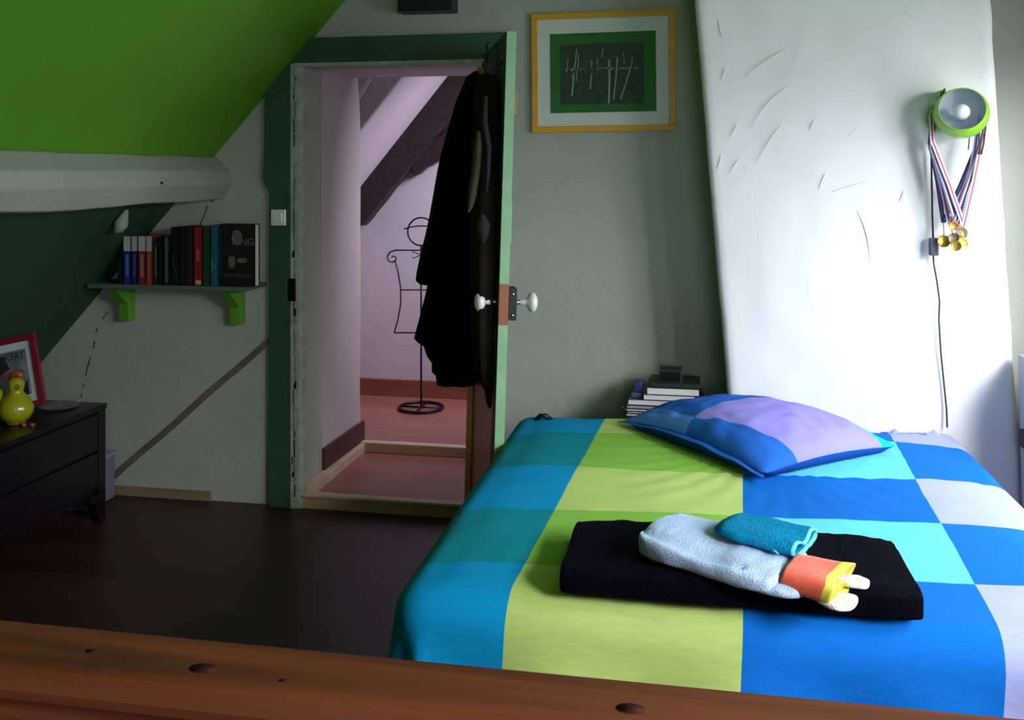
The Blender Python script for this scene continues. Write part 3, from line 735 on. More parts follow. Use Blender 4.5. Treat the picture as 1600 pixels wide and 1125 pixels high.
# poster frame leaning on the chest
h = Vector((-1, -.08, -.22)).normalized()*1.0         # along bottom edge, towards the left / nearer
C1 = Vector((-2.553, 3.46, CZ+.056))
nrm = Vector((.70, -.71, 0)); lean = math.radians(24)
upv = Vector((-.25, .05, 1)); upv = (upv-h*upv.dot(h)).normalized()
FM = Matrix(((h.x, upv.x, 0, C1.x), (h.y, upv.y, 0, C1.y), (h.z, upv.z, 0, C1.z), (0, 0, 0, 1)))
nf = h.cross(upv).normalized()
if nf.y > 0: nf = -nf
FM[0][2], FM[1][2], FM[2][2] = nf.x, nf.y, nf.z
po = empty('poster_frame', C1); tag(po, 'red-framed concert print leaning on the chest of drawers', 'picture')
M_RED = mat('red_frame_paint', rgb(122, 24, 38), .5)
PWd, PH = .26, .295; fb = .026
MB().box((0, 0, 0), (PWd, fb, .016), 0, FM).build('frame_rail', M_RED, po, bevel=.002)
MB().box((0, PH-fb, 0), (PWd, PH, .016), 0, FM).build('frame_rail', M_RED, po, bevel=.002)
MB().box((0, fb, 0), (fb, PH-fb, .016), 0, FM).build('frame_side', M_RED, po, bevel=.002)
MB().box((PWd-fb, fb, 0), (PWd, PH-fb, .016), 0, FM).build('frame_side', M_RED, po, bevel=.002)
MB().box((fb, fb, .002), (PWd-fb, PH-fb, .007), 0, FM).build('white_mat', mat('poster_mat', rgb(200, 210, 212), .8), po)
pr = MB().box((fb+.026, fb+.03, .007), (PWd-fb-.026, PH-fb-.03, .0078), 0, FM).build('print', mat('grey_print', rgb(150, 152, 158), .8, vscale=14, col2=rgb(96, 98, 106)), po)
M_INK = mat('print_ink', rgb(30, 30, 36), .8)
MB().box((fb+.026, PH-fb-.072, .0079), (PWd-fb-.026, PH-fb-.03, .0084), 0, FM).build('title_band', mat('title_grey', rgb(108, 112, 116), .8), pr)
def fpoly(pts, nm, m, z=.0081): fixn(MB().prism([FM @ Vector((a, b, z)) for a, b in pts], nf*.0005).build(nm, m, pr))
fpoly([(.13, .17), (.19, .15), (.21, .205), (.15, .225)], 'print_hat', M_INK)
fpoly([(.062, .055), (.105, .055), (.085, .09), (.062, .115)], 'print_shadow', M_INK)
fpoly([(.075, .145), (.105, .138), (.112, .146), (.085, .158)], 'print_stroke', M_INK)
fpoly([(.085, .120), (.11, .10), (.112, .125), (.095, .13)], 'print_stroke', M_INK)
fpoly([(.115, .13), (.16, .11), (.17, .155), (.13, .17)], 'print_face', mat('print_pink', rgb(150, 96, 84), .8), .0083)
fpoly([(.08, .075), (.15, .115), (.155, .10), (.088, .058)], 'print_stripe', mat('print_red', rgb(116, 44, 48), .8), .0083)
fpoly([(.095, .19), (.115, .17), (.128, .235), (.112, .235)], 'print_bar', mat('print_grey_bar', rgb(104, 106, 112), .8))
TX = Matrix(((-h.x, upv.x, nf.x, 0), (-h.y, upv.y, nf.y, 0), (-h.z, upv.z, nf.z, 0), (0, 0, 0, 1)))
tp = FM @ Vector((fb+.034, PH-fb-.066, .0088))
text('CONCERT', .040, Matrix.Translation(tp) @ TX, M_INK, po, 'lettering', align='RIGHT', sx=.84)
# yellow bird figurine
fg = atZ(25, 662, CZ); fg = fg
fi = empty('bird_figurine', (fg.x, fg.y, CZ)); tag(fi, 'glossy yellow round-bellied ceramic bird with orange crest on the chest', 'figurine')
M_YC = mat('yellow_glaze', rgb(160, 158, 26), .2, coat=.6); M_OR = mat('orange_glaze', rgb(150, 84, 46), .3)
s_ = fg.y/ray(25, 662).y/F
T_ = Matrix.Translation((fg.x, fg.y, CZ))
MB().lathe([(a*s_, b*s_) for a, b in ((.1, 3), (10, 3), (20, 8), (25.5, 18), (26, 26), (22, 36), (15, 44), (11, 49), (10.5, 53), (12.5, 59), (12, 65), (8, 71), (.1, 73))], T_, 32).build('body', M_YC, fi)
MB().lathe([(.1*s_, 0), (13*s_, 0), (15*s_, 3*s_), (12*s_, 5*s_)], T_, 24).build('foot_ring', mat('brown_glaze', rgb(120, 96, 22), .3), fi)
Rv = Vector((cs, sn, 0)); Fv = Vector((-sn, cs, 0))
c0 = Vector(fg)+Vector((0, 0, 0)); c0.z = CZ
MB().tube([c0+Rv*(x*s_)+Vector((0, 0, z*s_))-Fv*.0 for x, z in ((-12, 68), (-6, 75), (0, 79), (7, 76), (10, 70))], [.003, .012, .016, .012, .004], 10).build('crest', M_OR, fi)
MB().tube([c0+Rv*(x*s_)+Vector((0, 0, z*s_)) for x, z in ((-22, 30), (-27, 38), (-28, 48), (-24, 54))], [.013, .02, .018, .006], 10).build('wing', M_YC, fi)
e0 = c0+Rv*(8*s_)+Vector((0, 0, 60*s_))-Fv*(9.5*s_)
MB().lathe([(.001, 0), (.011, .0), (.011, .006), (.006, .004)], Matrix.Translation(e0) @ (-Fv).to_track_quat('Z', 'Y').to_matrix().to_4x4(), 14).build('eye', mat('olive_glaze', rgb(128, 136, 26), .4), fi)
for dx in (14, 27): MB().tube([c0+Rv*(dx*s_)-Fv*.03+Vector((0, 0, .006)), c0+Rv*((dx+9)*s_)-Fv*.045+Vector((0, 0, .005))], [.006, .008], 8).build('foot', M_OR, fi)
q = atZ(92, 637, CZ)
di = MB().lathe([(.001, .001), (.055, .001), (.078, .010), (.080, .011), (.078, .012), (.054, .004), (.001, .004)], Matrix.Translation((q.x, q.y, CZ)), 40).build('glass_dish', mat('cut_glass', rgb(150, 150, 148), .15, alpha=.55))
tag(di, 'shallow round glass dish on the chest beside the red frame', 'dish')
# storage box behind the chest
sb = empty('storage_box', (-2.56, 3.88, 0)); tag(sb, 'translucent bluish plastic storage box between the chest and the back wall', 'box')
fixn(MB().prism([(-2.84, 3.79, .001), (-2.60, 3.79, .001), (-2.60, 4.0, .001), (-2.84, 4.0, .001)], (0, 0, .20)).build('tub', mat('bluish_plastic', rgb(112, 116, 138), .3, alpha=.9), sb, bevel=.01))
MB().box((-2.85, 3.78, .20), (-2.592, 4.01, .215)).build('lid', mat('milky_plastic', rgb(136, 140, 154), .3), sb, bevel=.004)
q = atY(169, 690, 3.86)
mb = MB(); secs = []
for k in range(7):
    z = .2155+.085*k/6; r_ = .05*(1-.4*k/6)
    secs.append([Vector((-2.66+r_*math.cos(2*PI*i/12)*(1+.25*noise.noise(Vector((i, k*.5, 3)))), 3.93+r_*math.sin(2*PI*i/12)*(1+.3*noise.noise(Vector((i, k*.5, 8)))), z)) for i in range(12)])
mb.loft(secs); tag(fixn(mb.build('crumpled_paper', mat('white_paper', rgb(190, 190, 186), .8))), 'crumpled white paper on the storage box behind the chest', 'paper')

# ---------------------------------------------------------------- bed
bed = empty('bed', (.15, 2.8, 0)); tag(bed, 'low double bed under the patchwork duvet, head against the chimney', 'bed')
fixn(MB().prism([(-.56, 2.14, .24), (.86, 2.14, .24), (.86, 3.64, .24), (-.56, 3.64, .24)], (0, 0, .29)).build('mattress', mat('mattress_ticking', rgb(210, 210, 214), .9), bed, bevel=.03))
MB().box((-.55, 2.15, .14), (.85, 3.64, .24)).build('bed_base', M_CHEST, bed)
for x in (-.48, .75):
    for y in (2.22, 3.52): MB().box((x, y, 0), (x+.05, y+.05, .14)).build('leg', M_CHEST, bed)

TEAL, CYAN = (14, 138, 158), (6, 150, 210)
YG, GR = (188, 214, 122), (140, 194, 76)
BLU, LCY = (10, 110, 208), (104, 212, 230)
LAV, LAVW = (168, 176, 232), (184, 200, 236)
def cloth(name, c):
    return mat(name, rgb(*c), .85, var=.10, vscale=90, bump=.1, bscale=500, stretch=(.25, 2, 1), spec=.12)
DM_ = [cloth('duvet_cyan', CYAN), cloth('duvet_teal', TEAL), cloth('duvet_yellow_green', YG), cloth('duvet_green', GR), cloth('duvet_blue', BLU), cloth('duvet_light_cyan', LCY), cloth('duvet_lavender', LAV)]
ZB = .566
def duvet():
    ax0, ax1, by0, by1 = -.585, .865, 2.13, 3.62
    R = .085
    pb = [-1.02, -.86, -.36, .145, .655, 1.16, 1.30]
    qb = [1.68, 2.23, 2.605, 2.99, 3.39, 3.64]
    def div(bs, st):
        out = []; idx = []
        for i, (a, b) in enumerate(zip(bs, bs[1:])):
            n = max(1, round((b-a)/st))
            for k in range(n): out.append(a+(b-a)*k/n); idx.append(i)
        out.append(bs[-1]); return out, idx
    ps, pi_ = div(pb, .022); qs, qi = div(qb, .022)
    vs = []
    for q in qs:
        for p in ps:
            a = p+.05*(q-2.8); b = q+.075*(p+.5)
            ea = max(0, ax0-a)+max(0, a-ax1); eb = max(0, by0-b)
            sa = -1 if a < ax0 else 1
            e = math.hypot(ea, eb)
            X = min(max(a, ax0), ax1); Y = max(b, by0); Y = min(Y, 3.635)
            if e > 1e-6:
                da, db = ea/e*sa, -eb/e
                if e < R*PI/2: o_, dz = R*math.sin(e/R), -R*(1-math.cos(e/R))
                else:
                    l = e-R*PI/2; o_, dz = R+.05*l, -(R+l)
                    fold = .016*min(1, l/.15)*math.sin((X*da*0+ (math.atan2(db, da)*5 if ea > 0 and eb > 0 else 0))+ (X*17 if eb > 0 else 0)+(Y*15 if eb <= 0 else 0)+.8*noise.noise(Vector((X*3, Y*3, 0))))
                    o_ += fold
                X += da*o_; Y += db*o_
            else: dz = 0
            z = ZB+dz
            cen = 1-min(1, e/.1)
            # puffy, gently rumpled top
            z += cen*(.010*noise.noise(Vector((a*2.2, b*2.2, 0)))+.0030*noise.noise(Vector((a*7, b*10, 2)))+.0012*noise.noise(Vector((a*22, b*30, 5))))
            ed = min(a-ax0, ax1-a, 3.64-b)
            z += -.012*math.exp(-max(0, ed)/.05)*cen
            # drag wrinkles fanning out of the pillow
            dx, dy = a-.25, b-3.25; rr = math.hypot(dx, dy)
            if rr > .15: z += cen*.0022*math.sin(math.atan2(dy, dx)*34+3*noise.noise(Vector((a*4, b*4, 1))))*math.exp(-(rr-.3)**2/.06)
            vs.append((X, Y, max(z, .03)))
    n = len(ps); fs = []; mi = []
    for j in range(len(qs)-1):
        for i in range(n-1):
            fs.append((j*n+i, j*n+i+1, (j+1)*n+i+1, (j+1)*n+i))
            r = qi[j]; c = pi_[i]
            alt = r % 2
            if c <= 1: m_ = 0 if alt == 0 else 1
            elif c == 2: m_ = 2 if alt == 0 else 3
            elif c == 3: m_ = 4 if alt == 0 else 5
            elif c == 4: m_ = 6 if alt == 0 else 4
            else: m_ = 4 if alt == 0 else 6
            if c == 1: m_ = 0 if alt == 0 else 1
            if c == 0: m_ = 3 if alt == 0 else 2
            mi.append(m_)
    mb = MB(); mb.add(vs, fs, mi, True)
    o = mb.build('duvet', DM_)
    s2 = o.modifiers.new('thick', 'SOLIDIFY'); s2.thickness = .02; s2.offset = -1
    return tag(o, 'duvet in teal, lime, blue and lavender patchwork squares on the bed', 'duvet')
duvet()

# pillow
def pillow():
    Lc, Fc, Rc, Bc = Vector((-.245, 3.50)), Vector((.212, 2.955)), Vector((.665, 3.34)), Vector((.20, 3.635))
    n = 50; z0 = ZB+.012; J0 = 9; J1 = 44
    def thr(u): return .075+.17*max(0, (u-.5)/.5)+.07*max(0, (.45-u))+.012*noise.noise(Vector((u*9, 0, 0)))
    def vmap(u, j):
        t = thr(u); return t*j/J0 if j <= J0 else t+(1-t)*(j-J0)/(n-J0)
    mats = [cloth('pillow_blue', (40, 104, 204)), cloth('pillow_lavender', (150, 142, 226)), cloth('pillow_light_blue', (96, 152, 255)), cloth('pillow_cyan', (24, 208, 214)), cloth('pillow_blue_shaded', (14, 70, 150))]  # last blue is darkened: underside shade put into the colour
    vs = []; fs = []; mi = []
    def P2(u, v): return (Lc*(1-u)*(1-v)+Fc*u*(1-v)+Rc*u*v+Bc*(1-u)*v)
    def prof(u, v):
        a = 1-abs(2*u-1)**2.6; b = 1-abs(2*v-1)**2.6; return max(0, a*b)
    for lay in (0, 1):
        for j in range(n+1):
            for i in range(n+1):
                u, v = i/n, vmap(i/n, j); p = P2(u, v)
                # slightly concave edges between corners
                c = P2(.5, .5); e = max(abs(2*u-1), abs(2*v-1)); m_ = min(abs(2*u-1), abs(2*v-1))
                pull = .05*(1-m_**2)*e**4; p = p.lerp(c, pull*.6)
                rim = z0+.012+.030*math.sin(PI*u)*(1-v*.5)+.015*math.sin(PI*v)
                pr_ = prof(u, v)
                if lay == 0:
                    z = rim+.094*pr_**.55
                    z += .006*noise.noise(Vector((u*7, v*7, 1)))*min(1, pr_*6)+.004*noise.noise(Vector((u*18, v*14, 3)))*min(1, pr_*6)
                    # creases radiating from the front corner and along the left end
                    z += .003*math.sin(v*40+6*noise.noise(Vector((u*5, v*3, 0))))*math.exp(-((u-.85)/.12)**2)*pr_
                    z += .009*noise.noise(Vector((u*9, v*26, 7)))*math.exp(-(v/.28)**2)*min(1, pr_*5)
                else:
                    z = max(z0-.004, rim-.075*min(1, pr_*7)); p = p.lerp(c, 0)
                vs.append((p.x, p.y, z))
    N1 = (n+1)**2
    for j in range(n):
        for i in range(n):
            u = (i+.5)/n; a = j*(n+1)+i
            fs.append((a, a+1, a+n+2, a+n+1))
            if j < J0: m_ = 2 if u < .48 else 0
            elif j >= J1 and u > .5: m_ = 3
            elif u < .48: m_ = 0
            else: m_ = 1
            mi.append(m_)
            fs.append((N1+a, N1+a+n+1, N1+a+n+2, N1+a+1)); mi.append(4)
    mb = MB(); mb.add(vs, fs, mi, True)
    o = mb.build('pillow', mats)
    import bmesh
    bm = bmesh.new(); bm.from_mesh(o.data); bmesh.ops.remove_doubles(bm, verts=bm.verts, dist=.0004)
    bd = [e for e in bm.edges if len(e.link_faces) == 1]
    if bd: bmesh.ops.bridge_loops(bm, edges=bd)
    for f in bm.faces: f.smooth = True
    bm.to_mesh(o.data); bm.free()
    tag(o, 'plump pillow in blue and lavender patches at the head of the bed', 'pillow')
    # flat seam flange along the edge and loose corner
    edge = []
    mbf = MB(); secs = []
    for k in range(41):
        u = k/40; p = P2(u, 0); c = P2(.5, .5); d = Vector((p.x-c.x, p.y-c.y)).normalized()
        z = z0+.012+.030*math.sin(PI*u)+.001*math.sin(k*.8)
        q0 = p.lerp(c, .05*(1-(2*u-1)**2)*.6)
        a = Vector((q0.x, q0.y, z)); b = Vector((q0.x+d.x*.02, q0.y+d.y*.02, max(ZB+.008, z-.006+.0015*math.sin(k*.6))))
        secs.append([a-Vector((d.x*.01, d.y*.01, 0)), b, b-Vector((0, 0, .003)), a-Vector((d.x*.01, d.y*.01, .004))])
    mbf.loft(secs, smooth=False); fixn(mbf.build('flange', mats[0], o))
pillow()

# ---------------------------------------------------------------- towels
def terry(name, c, fuzz=.9):
    return mat(name, rgb(*c), .95, var=.18, vscale=120, bump=fuzz, bscale=330, sheen=.5, spec=.1)
def pad(O, ax, ay, L_, W_, H_, nl=40, ns=44, ex=5, exl=8, nz=.003, zfun=None, sag=0, taper=None):
    """folded cloth slab: O centre-bottom, ax/ay unit axes"""
    secs = []
    for i in range(nl+1):
        s_ = -1+2*i/nl; s_ = math.copysign(1-(1-abs(s_))**1.7, s_)*.9985
        k = (1-abs(s_)**exl)**(1/exl)
        tw, th_ = (taper(s_) if taper else (1, 1))
        sec = []
        for j in range(ns):
            t = 2*PI*j/ns; c_, d_ = math.cos(t), math.sin(t)
            X = math.copysign(abs(c_)**(2/ex), c_); Z = math.copysign(abs(d_)**(2/ex), d_)
            p = O+ax*(s_*L_/2)+ay*(X*W_/2*k*tw)+Vector((0, 0, H_*th_/2+Z*H_*th_/2*(.35+.65*k)))
            if zfun: p.z += zfun(s_, X, Z)
            v3 = Vector((p.x*14, p.y*14, p.z*20)); f = nz*noise.noise(v3)+nz*.35*noise.noise(v3*4)
            p += (ay*X+Vector((0, 0, Z if Z > 0 else 0)))*f
            sec.append(p)
        secs.append(sec)
    return secs
TZ = ZB+.009
O = Vector((.091, 2.235, TZ)); ax = Vector((1, 0, 0)); ay = Vector((0, 1, 0))
M_NAVY = mat('navy_terry', rgb(11, 9, 24), 1, var=.3, vscale=120, bump=.9, bscale=330, spec=.05)
def zf(s_, X, Z):
    return (.006*math.sin(s_*2.2+1) if Z > 0 else 0)+(.006*(X < -.6)*(Z > 0))
nt_ = fixn(MB().loft(pad(O, ax, ay, .75, .355, .052, nl=60, nz=.007, zfun=zf, ex=7, exl=26)).build('bath_towel', M_NAVY))
tag(nt_, 'folded black-navy bath towel lying on the duvet under the other cloths', 'towel')
q = Vector((-.284, 2.29, TZ+.02))
MB().box((q.x-.012, q.y-.01, q.z), (q.x+.003, q.y+.012, q.z+.012)).build('care_label', mat('white_label', rgb(190, 200, 190), .8), nt_)
# light blue hand towel, folded lengthwise
TT = TZ+.054
ax = Vector((.86, -.50, 0)).normalized(); ay = Vector((.50, .86, 0)).normalized()
def zb(s_, X, Z):
    z = 0
    if Z > 0: z += .012*max(0, -s_+.1)+.003*math.sin(s_*4+X*2)-.008*max(0, s_-.3)
    z += -.010*math.exp(-((X+.75)/.12)**2)*(Z > -.2)*(1 if s_ < .6 else .3)
    return z
M_LB = mat('light_blue_terry', rgb(188, 212, 248), .95, var=.08, vscale=120, bump=.55, bscale=330, spec=.1)
secs = pad(Vector((.065, 2.165, TT)), ax, ay, .33, .225, .050, nl=50, ex=3.6, exl=7, nz=.007, zfun=zb)
lb = fixn(MB().loft(secs).build('hand_towel', M_LB)); tag(lb, 'light blue terry hand towel folded lengthwise on the dark towel', 'towel')
# extra front fold layer flopping down at the near side
secs = pad(Vector((.115, 2.072, TT-.002)), Vector((.88, -.47, 0)).normalized(), Vector((.47, .88, 0)).normalized(), .24, .09, .026, nl=36, ex=2.6, exl=3, nz=.008)
fixn(MB().loft(secs).build('loose_fold', M_LB, lb))
# orange cloth with yellow edge: an open folded tube
def tube_cloth(O, ax, ay, L_, W0, W1, H0, H1, mats, wav=0, nl=16, ns=48, th=.004, dent=0, rimw=.018, z0=0):
    secs = []
    for i in range(nl+1):
        s_ = i/nl; W_ = W0+(W1-W0)*s_; H_ = H0+(H1-H0)*s_; sec = []
        for j in range(ns):
            t = 2*PI*j/ns; c_, d_ = math.cos(t), math.sin(t); ex = 2/3.0
            X = math.copysign(abs(c_)**ex, c_); Z = math.copysign(abs(d_)**ex, d_)
            dz = -dent*s_*math.exp(-((X-.15)/.4)**2) if Z > 0 else 0
            p = O+ax*(L_*s_)+ay*(X*W_/2)+Vector((0, 0, z0+H_/2+Z*H_/2+dz))
            p += Vector((0, 0, wav*math.sin(X*7+s_*2)*s_*(.5 if Z > 0 else 0)))+ax*(wav*1.5*math.sin(t*3)*s_)
            p += Vector((0, 0, .002*noise.noise(p*30)))
            sec.append(p)
        secs.append(sec)
    return secs
def cloth_tube(name, secs, mats, rimrows=2, parent=None, cap0=True):
    n = len(secs[0]); mb = MB(); vs = [p for s_ in secs for p in s_]; fs = []; mi = []
    for i in range(len(secs)-1):
        for k in range(n):
            fs.append((i*n+k, i*n+(k+1) % n, (i+1)*n+(k+1) % n, (i+1)*n+k)); mi.append(1 if i >= len(secs)-1-rimrows else 0)
    if cap0: fs.append(tuple(range(n))); mi.append(0)
    mb.add(vs, fs, mi, True); o = fixn(mb.build(name, mats, parent))
    s2 = o.modifiers.new('thick', 'SOLIDIFY'); s2.thickness = .0045; s2.offset = -1
    return o
M_ORG = mat('orange_cotton', rgb(236, 96, 66), .8, var=.1, vscale=40, bump=.2, bscale=300, sheen=.2)
M_YRIM = mat('yellow_hem', rgb(230, 216, 84), .8)
M_WTER = mat('white_terry', rgb(240, 238, 226), .95, bump=.6, bscale=300)
ao = Vector((.93, -.37, 0)).normalized(); bo_ = Vector((.40, .92, 0)).normalized()
Oo = Vector((.205, 2.085, TT))
oc = cloth_tube('face_cloth', tube_cloth(Oo, ao, bo_, .105, .14, .165, .05, .048, None, wav=.004, dent=.012), [M_ORG, M_YRIM], 3)
tag(oc, 'orange cloth with yellow edge rolled around white terry, on the dark towel', 'cloth')
cloth_tube('inner_roll', tube_cloth(Oo+ao*.04-bo_*.03+Vector((0, 0, .006)), ao, bo_, .066, .06, .075, .026, .026, None, wav=.004, dent=.004), [M_ORG, M_YRIM], 3, oc)
for k, (dx, dy, dz, L_) in enumerate(((.105, -.045, .0, .075), (.11, .045, .006, .07))):
    secs = pad(Oo+ao*dx+bo_*dy+Vector((0, 0, dz)), ao, bo_, L_, .075-.02*k, .013, nl=24, ns=28, ex=2.4, exl=2.8, nz=.012)
    fixn(MB().loft(secs).build('terry_end', M_WTER, oc))
# teal wash mitt
M_TEALT = mat('teal_terry', rgb(12, 154, 206), .95, var=.3, vscale=140, bump=1.0, bscale=330, spec=.1); M_TRIM = mat('pale_teal_hem', rgb(92, 186, 214), .85)
at_ = Vector((.975, -.22, 0)).normalized(); bt = Vector((.42, .905, 0)).normalized()
secs = []
Ot = Vector((.055, 2.215, TT+.045))
n = 48; nl = 26
for i in range(nl+1):
    s_ = i/nl; wf = .15*min(1, (1-(1-min(1, s_/.5))**2.2)**.5+.02); hf_ = .03*min(1, (s_/.18+.02))**.5*(1+.25*s_)
    base = Ot+at_*(.195*s_)+Vector((0, 0, .016-.024*s_)); sec = []
    for j in range(n):
        t = 2*PI*j/n; c_, d_ = math.cos(t), math.sin(t); X = math.copysign(abs(c_)**.75, c_); Z = math.copysign(abs(d_)**.75, d_)
        dent = -.020*s_**2*math.exp(-((X-.05)/.42)**2) if Z > 0 else 0
        p = base+bt*(X*wf/2)+Vector((0, 0, hf_/2+Z*hf_/2+dent)); p += Vector((0, 0, 1))*.003*noise.noise(p*45)
        sec.append(p)
    secs.append(sec)
mt = cloth_tube('wash_mitt', secs, [M_TEALT, M_TRIM], 1)
tag(mt, 'teal terry wash mitt with open end, on top of the light blue towel', 'wash mitt')
q = secs[int(nl*.8)][int(n*.56)]
MB().tube([q+Vector((0, 0, .0)), q-bt*.010+Vector((.004, 0, .008)), q-bt*.012+Vector((.012, 0, .004)), q-bt*.004+Vector((.012, 0, -.002))], .0018, 6).build('hanging_loop', M_TRIM, mt)

# ---------------------------------------------------------------- bedside book stack
ns = empty('nightstand', (-.10, 3.87, 0)); tag(ns, 'small dark bedside table hidden behind the bed head under the book stack', 'nightstand')
MB().box((-.30, 3.72, .40), (.10, 4.03, .42)).build('table_top', M_CHEST, ns, bevel=.003)
for x in (-.29, .065):
    for y in (3.73, 3.995): MB().box((x, y, 0), (x+.025, y+.025, .40)).build('leg', M_CHEST, ns)
YK = 3.76
def kx(px): return atY(px, 630, YK).x
def kz_(py): return atY(1040, py, YK).z
stack = [ # px0 px1 ytop ybot colour label depth
 (1006, 1085.5, 617.6, 626.0, (60, 40, 44), 'white-edged book, second from the top of the bedside stack', .20),
 (1011.5, 1092, 606.5, 617.2, (30, 32, 26), 'thick white-edged book under the black cube', .20),
 (982, 1098, 626.4, 634.6, (70, 62, 76), 'wide white-edged book, third from the top of the bedside stack', .25),
 (980, 1100, 635.2, 640.6, (54, 54, 66), 'grey-edged book just below the wide white one', .24),
 (979, 1098, 641.0, 644.6, (40, 40, 52), 'thin white magazine in the middle of the bedside stack', .25),
 (981, 1097, 645.0, 648.0, (36, 36, 48), 'thin white magazine lower in the bedside stack', .24),
 (979, 1098, 648.4, 652.5, (40, 40, 52), 'pale booklet at the bottom of the visible bedside stack', .25)]
M_PG2 = mat('white_page_edges', rgb(214, 210, 214), .85, var=.12, vscale=30, stretch=(.1, 1, 12))
M_PG3 = mat('grey_page_edges', rgb(150, 148, 156), .85, var=.12, vscale=30, stretch=(.1, 1, 12))
for i, (a, b, yt, ybt, c_, lab, D) in enumerate(stack):
    x0, x1, za, zb_ = kx(a), kx(b), kz_(ybt), kz_(yt)
    ob = empty('book', ((x0+x1)/2, YK+D/2, za)); tag(ob, lab, 'book', 'books stacked beside the bed')
    cm = bmat('stack%d' % i, rgb(*c_)); ct = .0014
    MB().box((x0-.002, YK-.002, za), (x1+.002, YK+D, za+ct)).box((x0-.002, YK-.002, zb_-ct), (x1+.002, YK+D, zb_)).box((x0-.002, YK+D-.003, za), (x1+.002, YK+D, zb_)).build('cover', cm, ob)
    MB().box((x0, YK, za+ct), (x1, YK+D-.003, zb_-ct)).build('pages', M_PG3 if i == 3 else M_PG2, ob)
# lower part of the stack hidden by the duvet
MB().box((kx(979), YK, .421), (kx(1098), YK+.24, kz_(652.7))).build('box_file', mat('dark_card', rgb(40, 40, 50), .8))
tag(bpy.data.objects['box_file'], 'dark box file at the foot of the bedside book stack, behind the duvet', 'box file')
zt = kz_(606.3)
x0, x1 = kx(1015.5), kx(1094)
tag(MB().box((x0, YK+.01, zt), (x1, YK+.17, kz_(600))).build('black_booklet', bmat('blk', rgb(30, 32, 26)), bevel=.001), 'thin black booklet on top of the bedside stack, under the cube', 'book')
x0, x1 = kx(1030), kx(1065.3); zt = kz_(600)+.0005; zz = kz_(578.5)
cu = MB().box((x0, YK-.012+.02, zt), (x1, YK+.09, zz)).build('cube_clock', mat('black_cube', rgb(18, 22, 14), .5), bevel=.003)
tag(cu, 'black cube standing on top of the bedside book stack', 'clock')
MB().box((x0+.006, YK+.0065, zt+.008), (x1-.006, YK+.008, zz-.008)).build('face_plate', mat('black_face', rgb(8, 10, 8), .3), cu)
x0, x1 = kx(989), kx(1003.5); zt = kz_(626.2)
pc = MB().box((x0, YK+.03, zt+.02), (x1, YK+.07, kz_(599.5))).build('blue_case', mat('blue_case', rgb(22, 42, 96), .5), bevel=.006)
tag(pc, 'small dark blue case on the left of the bedside stack', 'case')
MB().box((x0-.006, YK+.025, zt+.0005), (x1+.001, YK+.075, zt+.02)).build('stand', mat('case_grey', rgb(74, 74, 96), .5), pc, bevel=.003)
pts = [atY(*q, YK+.0) for q in ((991, 598), (989, 603), (985, 613), (981, 624), (976, 631), (971, 632), (966, 630), (968, 634), (974, 637), (979, 645))]
tag(MB().tube(pts, .0035, 6).build('strap', M_BLK), 'black strap dangling from the blue case beside the bed', 'strap')
pts = [Vector((kx(1066), YK+.05, kz_(603))), Vector((kx(1078), YK+.03, kz_(600.5))), Vector((kx(1088), YK+.02, kz_(602))), Vector((kx(1097), YK+.01, kz_(608))), Vector((kx(1103), YK, kz_(616))), Vector((kx(1106), YK, kz_(625))), Vector((kx(1103), YK, kz_(632))), Vector((kx(1104), YK+.02, kz_(650)))]
tag(MB().tube(pts, .0028, 6).build('clock_cable', M_BLK), 'black cable curling down from the cube on the book stack', 'cable')
# black strap peeping over the far left corner of the bed
q = atZ(847, 653, ZB+.01)
tag(MB().tube([q+Vector((-.03, .05, -.02)), q+Vector((-.012, .03, .0)), q+Vector((.008, .03, .002)), q+Vector((.03, .05, -.02))], .009, 8).build('strap_loop', M_BLK), 'black strap loop peeping over the far left corner of the bed', 'strap')

# ---------------------------------------------------------------- wall lamp with medals
lc = atT(1502, 177, 3.31)
lamp = empty('wall_lamp', (lc.x, YC, lc.z)); tag(lamp, 'lime green globe wall lamp with open grey mouth and white bulb', 'lamp')
R_ = .0885
view = (Vector((0, 0, EYE))-lc).normalized()
nx_ = (view+Vector((0, 0, .30))+Rv*.06).normalized()
LM = Matrix.Translation(lc) @ nx_.to_track_quat('Z', 'Y').to_matrix().to_4x4()
co = .55   # cut height / R
prof = []
a0 = math.acos(co)
for k in range(19):
    th = PI-(PI-a0)*k/18; prof.append((max(.0005, R_*math.sin(th)), R_*math.cos(th)))
inner = [(max(.0005, (R_-.003)*math.sin(th)), (R_-.003)*math.cos(th)) for th in [a0+.01+(PI*.93-a0)*k/16 for k in range(17)]]
M_LG = mat('lime_enamel', rgb(132, 190, 40), .3, coat=.4)
mb = MB(); mb.lathe(prof, LM, 40)
mb.f.pop(); mb.m.pop(); mb.sm.pop()      # leave the mouth open
mb.build('shade', M_LG, lamp)
mb = MB(); mb.lathe(inner, LM, 40); mb.f.pop(-2); mb.m.pop(-2); mb.sm.pop(-2)
mb.build('reflector', mat('grey_reflector', rgb(205, 214, 224), .35, metal=.1), lamp)
mb = MB(); rr = R_*math.sin(a0); mb.tube([LM @ Vector((rr*math.cos(2*PI*k/40), rr*math.sin(2*PI*k/40), R_*co)) for k in range(40)], .002, 6, closed=True)
mb.build('rim', M_LG, lamp)
bl = [(.0005, -.06), (.013, -.06), (.014, -.03), (.017, -.015), (.026, .004), (.028, .018), (.023, .034), (.012, .043), (.0005, .046)]
MB().lathe(bl, LM, 28).build('bulb', mat('frosted_bulb', rgb(236, 240, 246), .25), lamp)
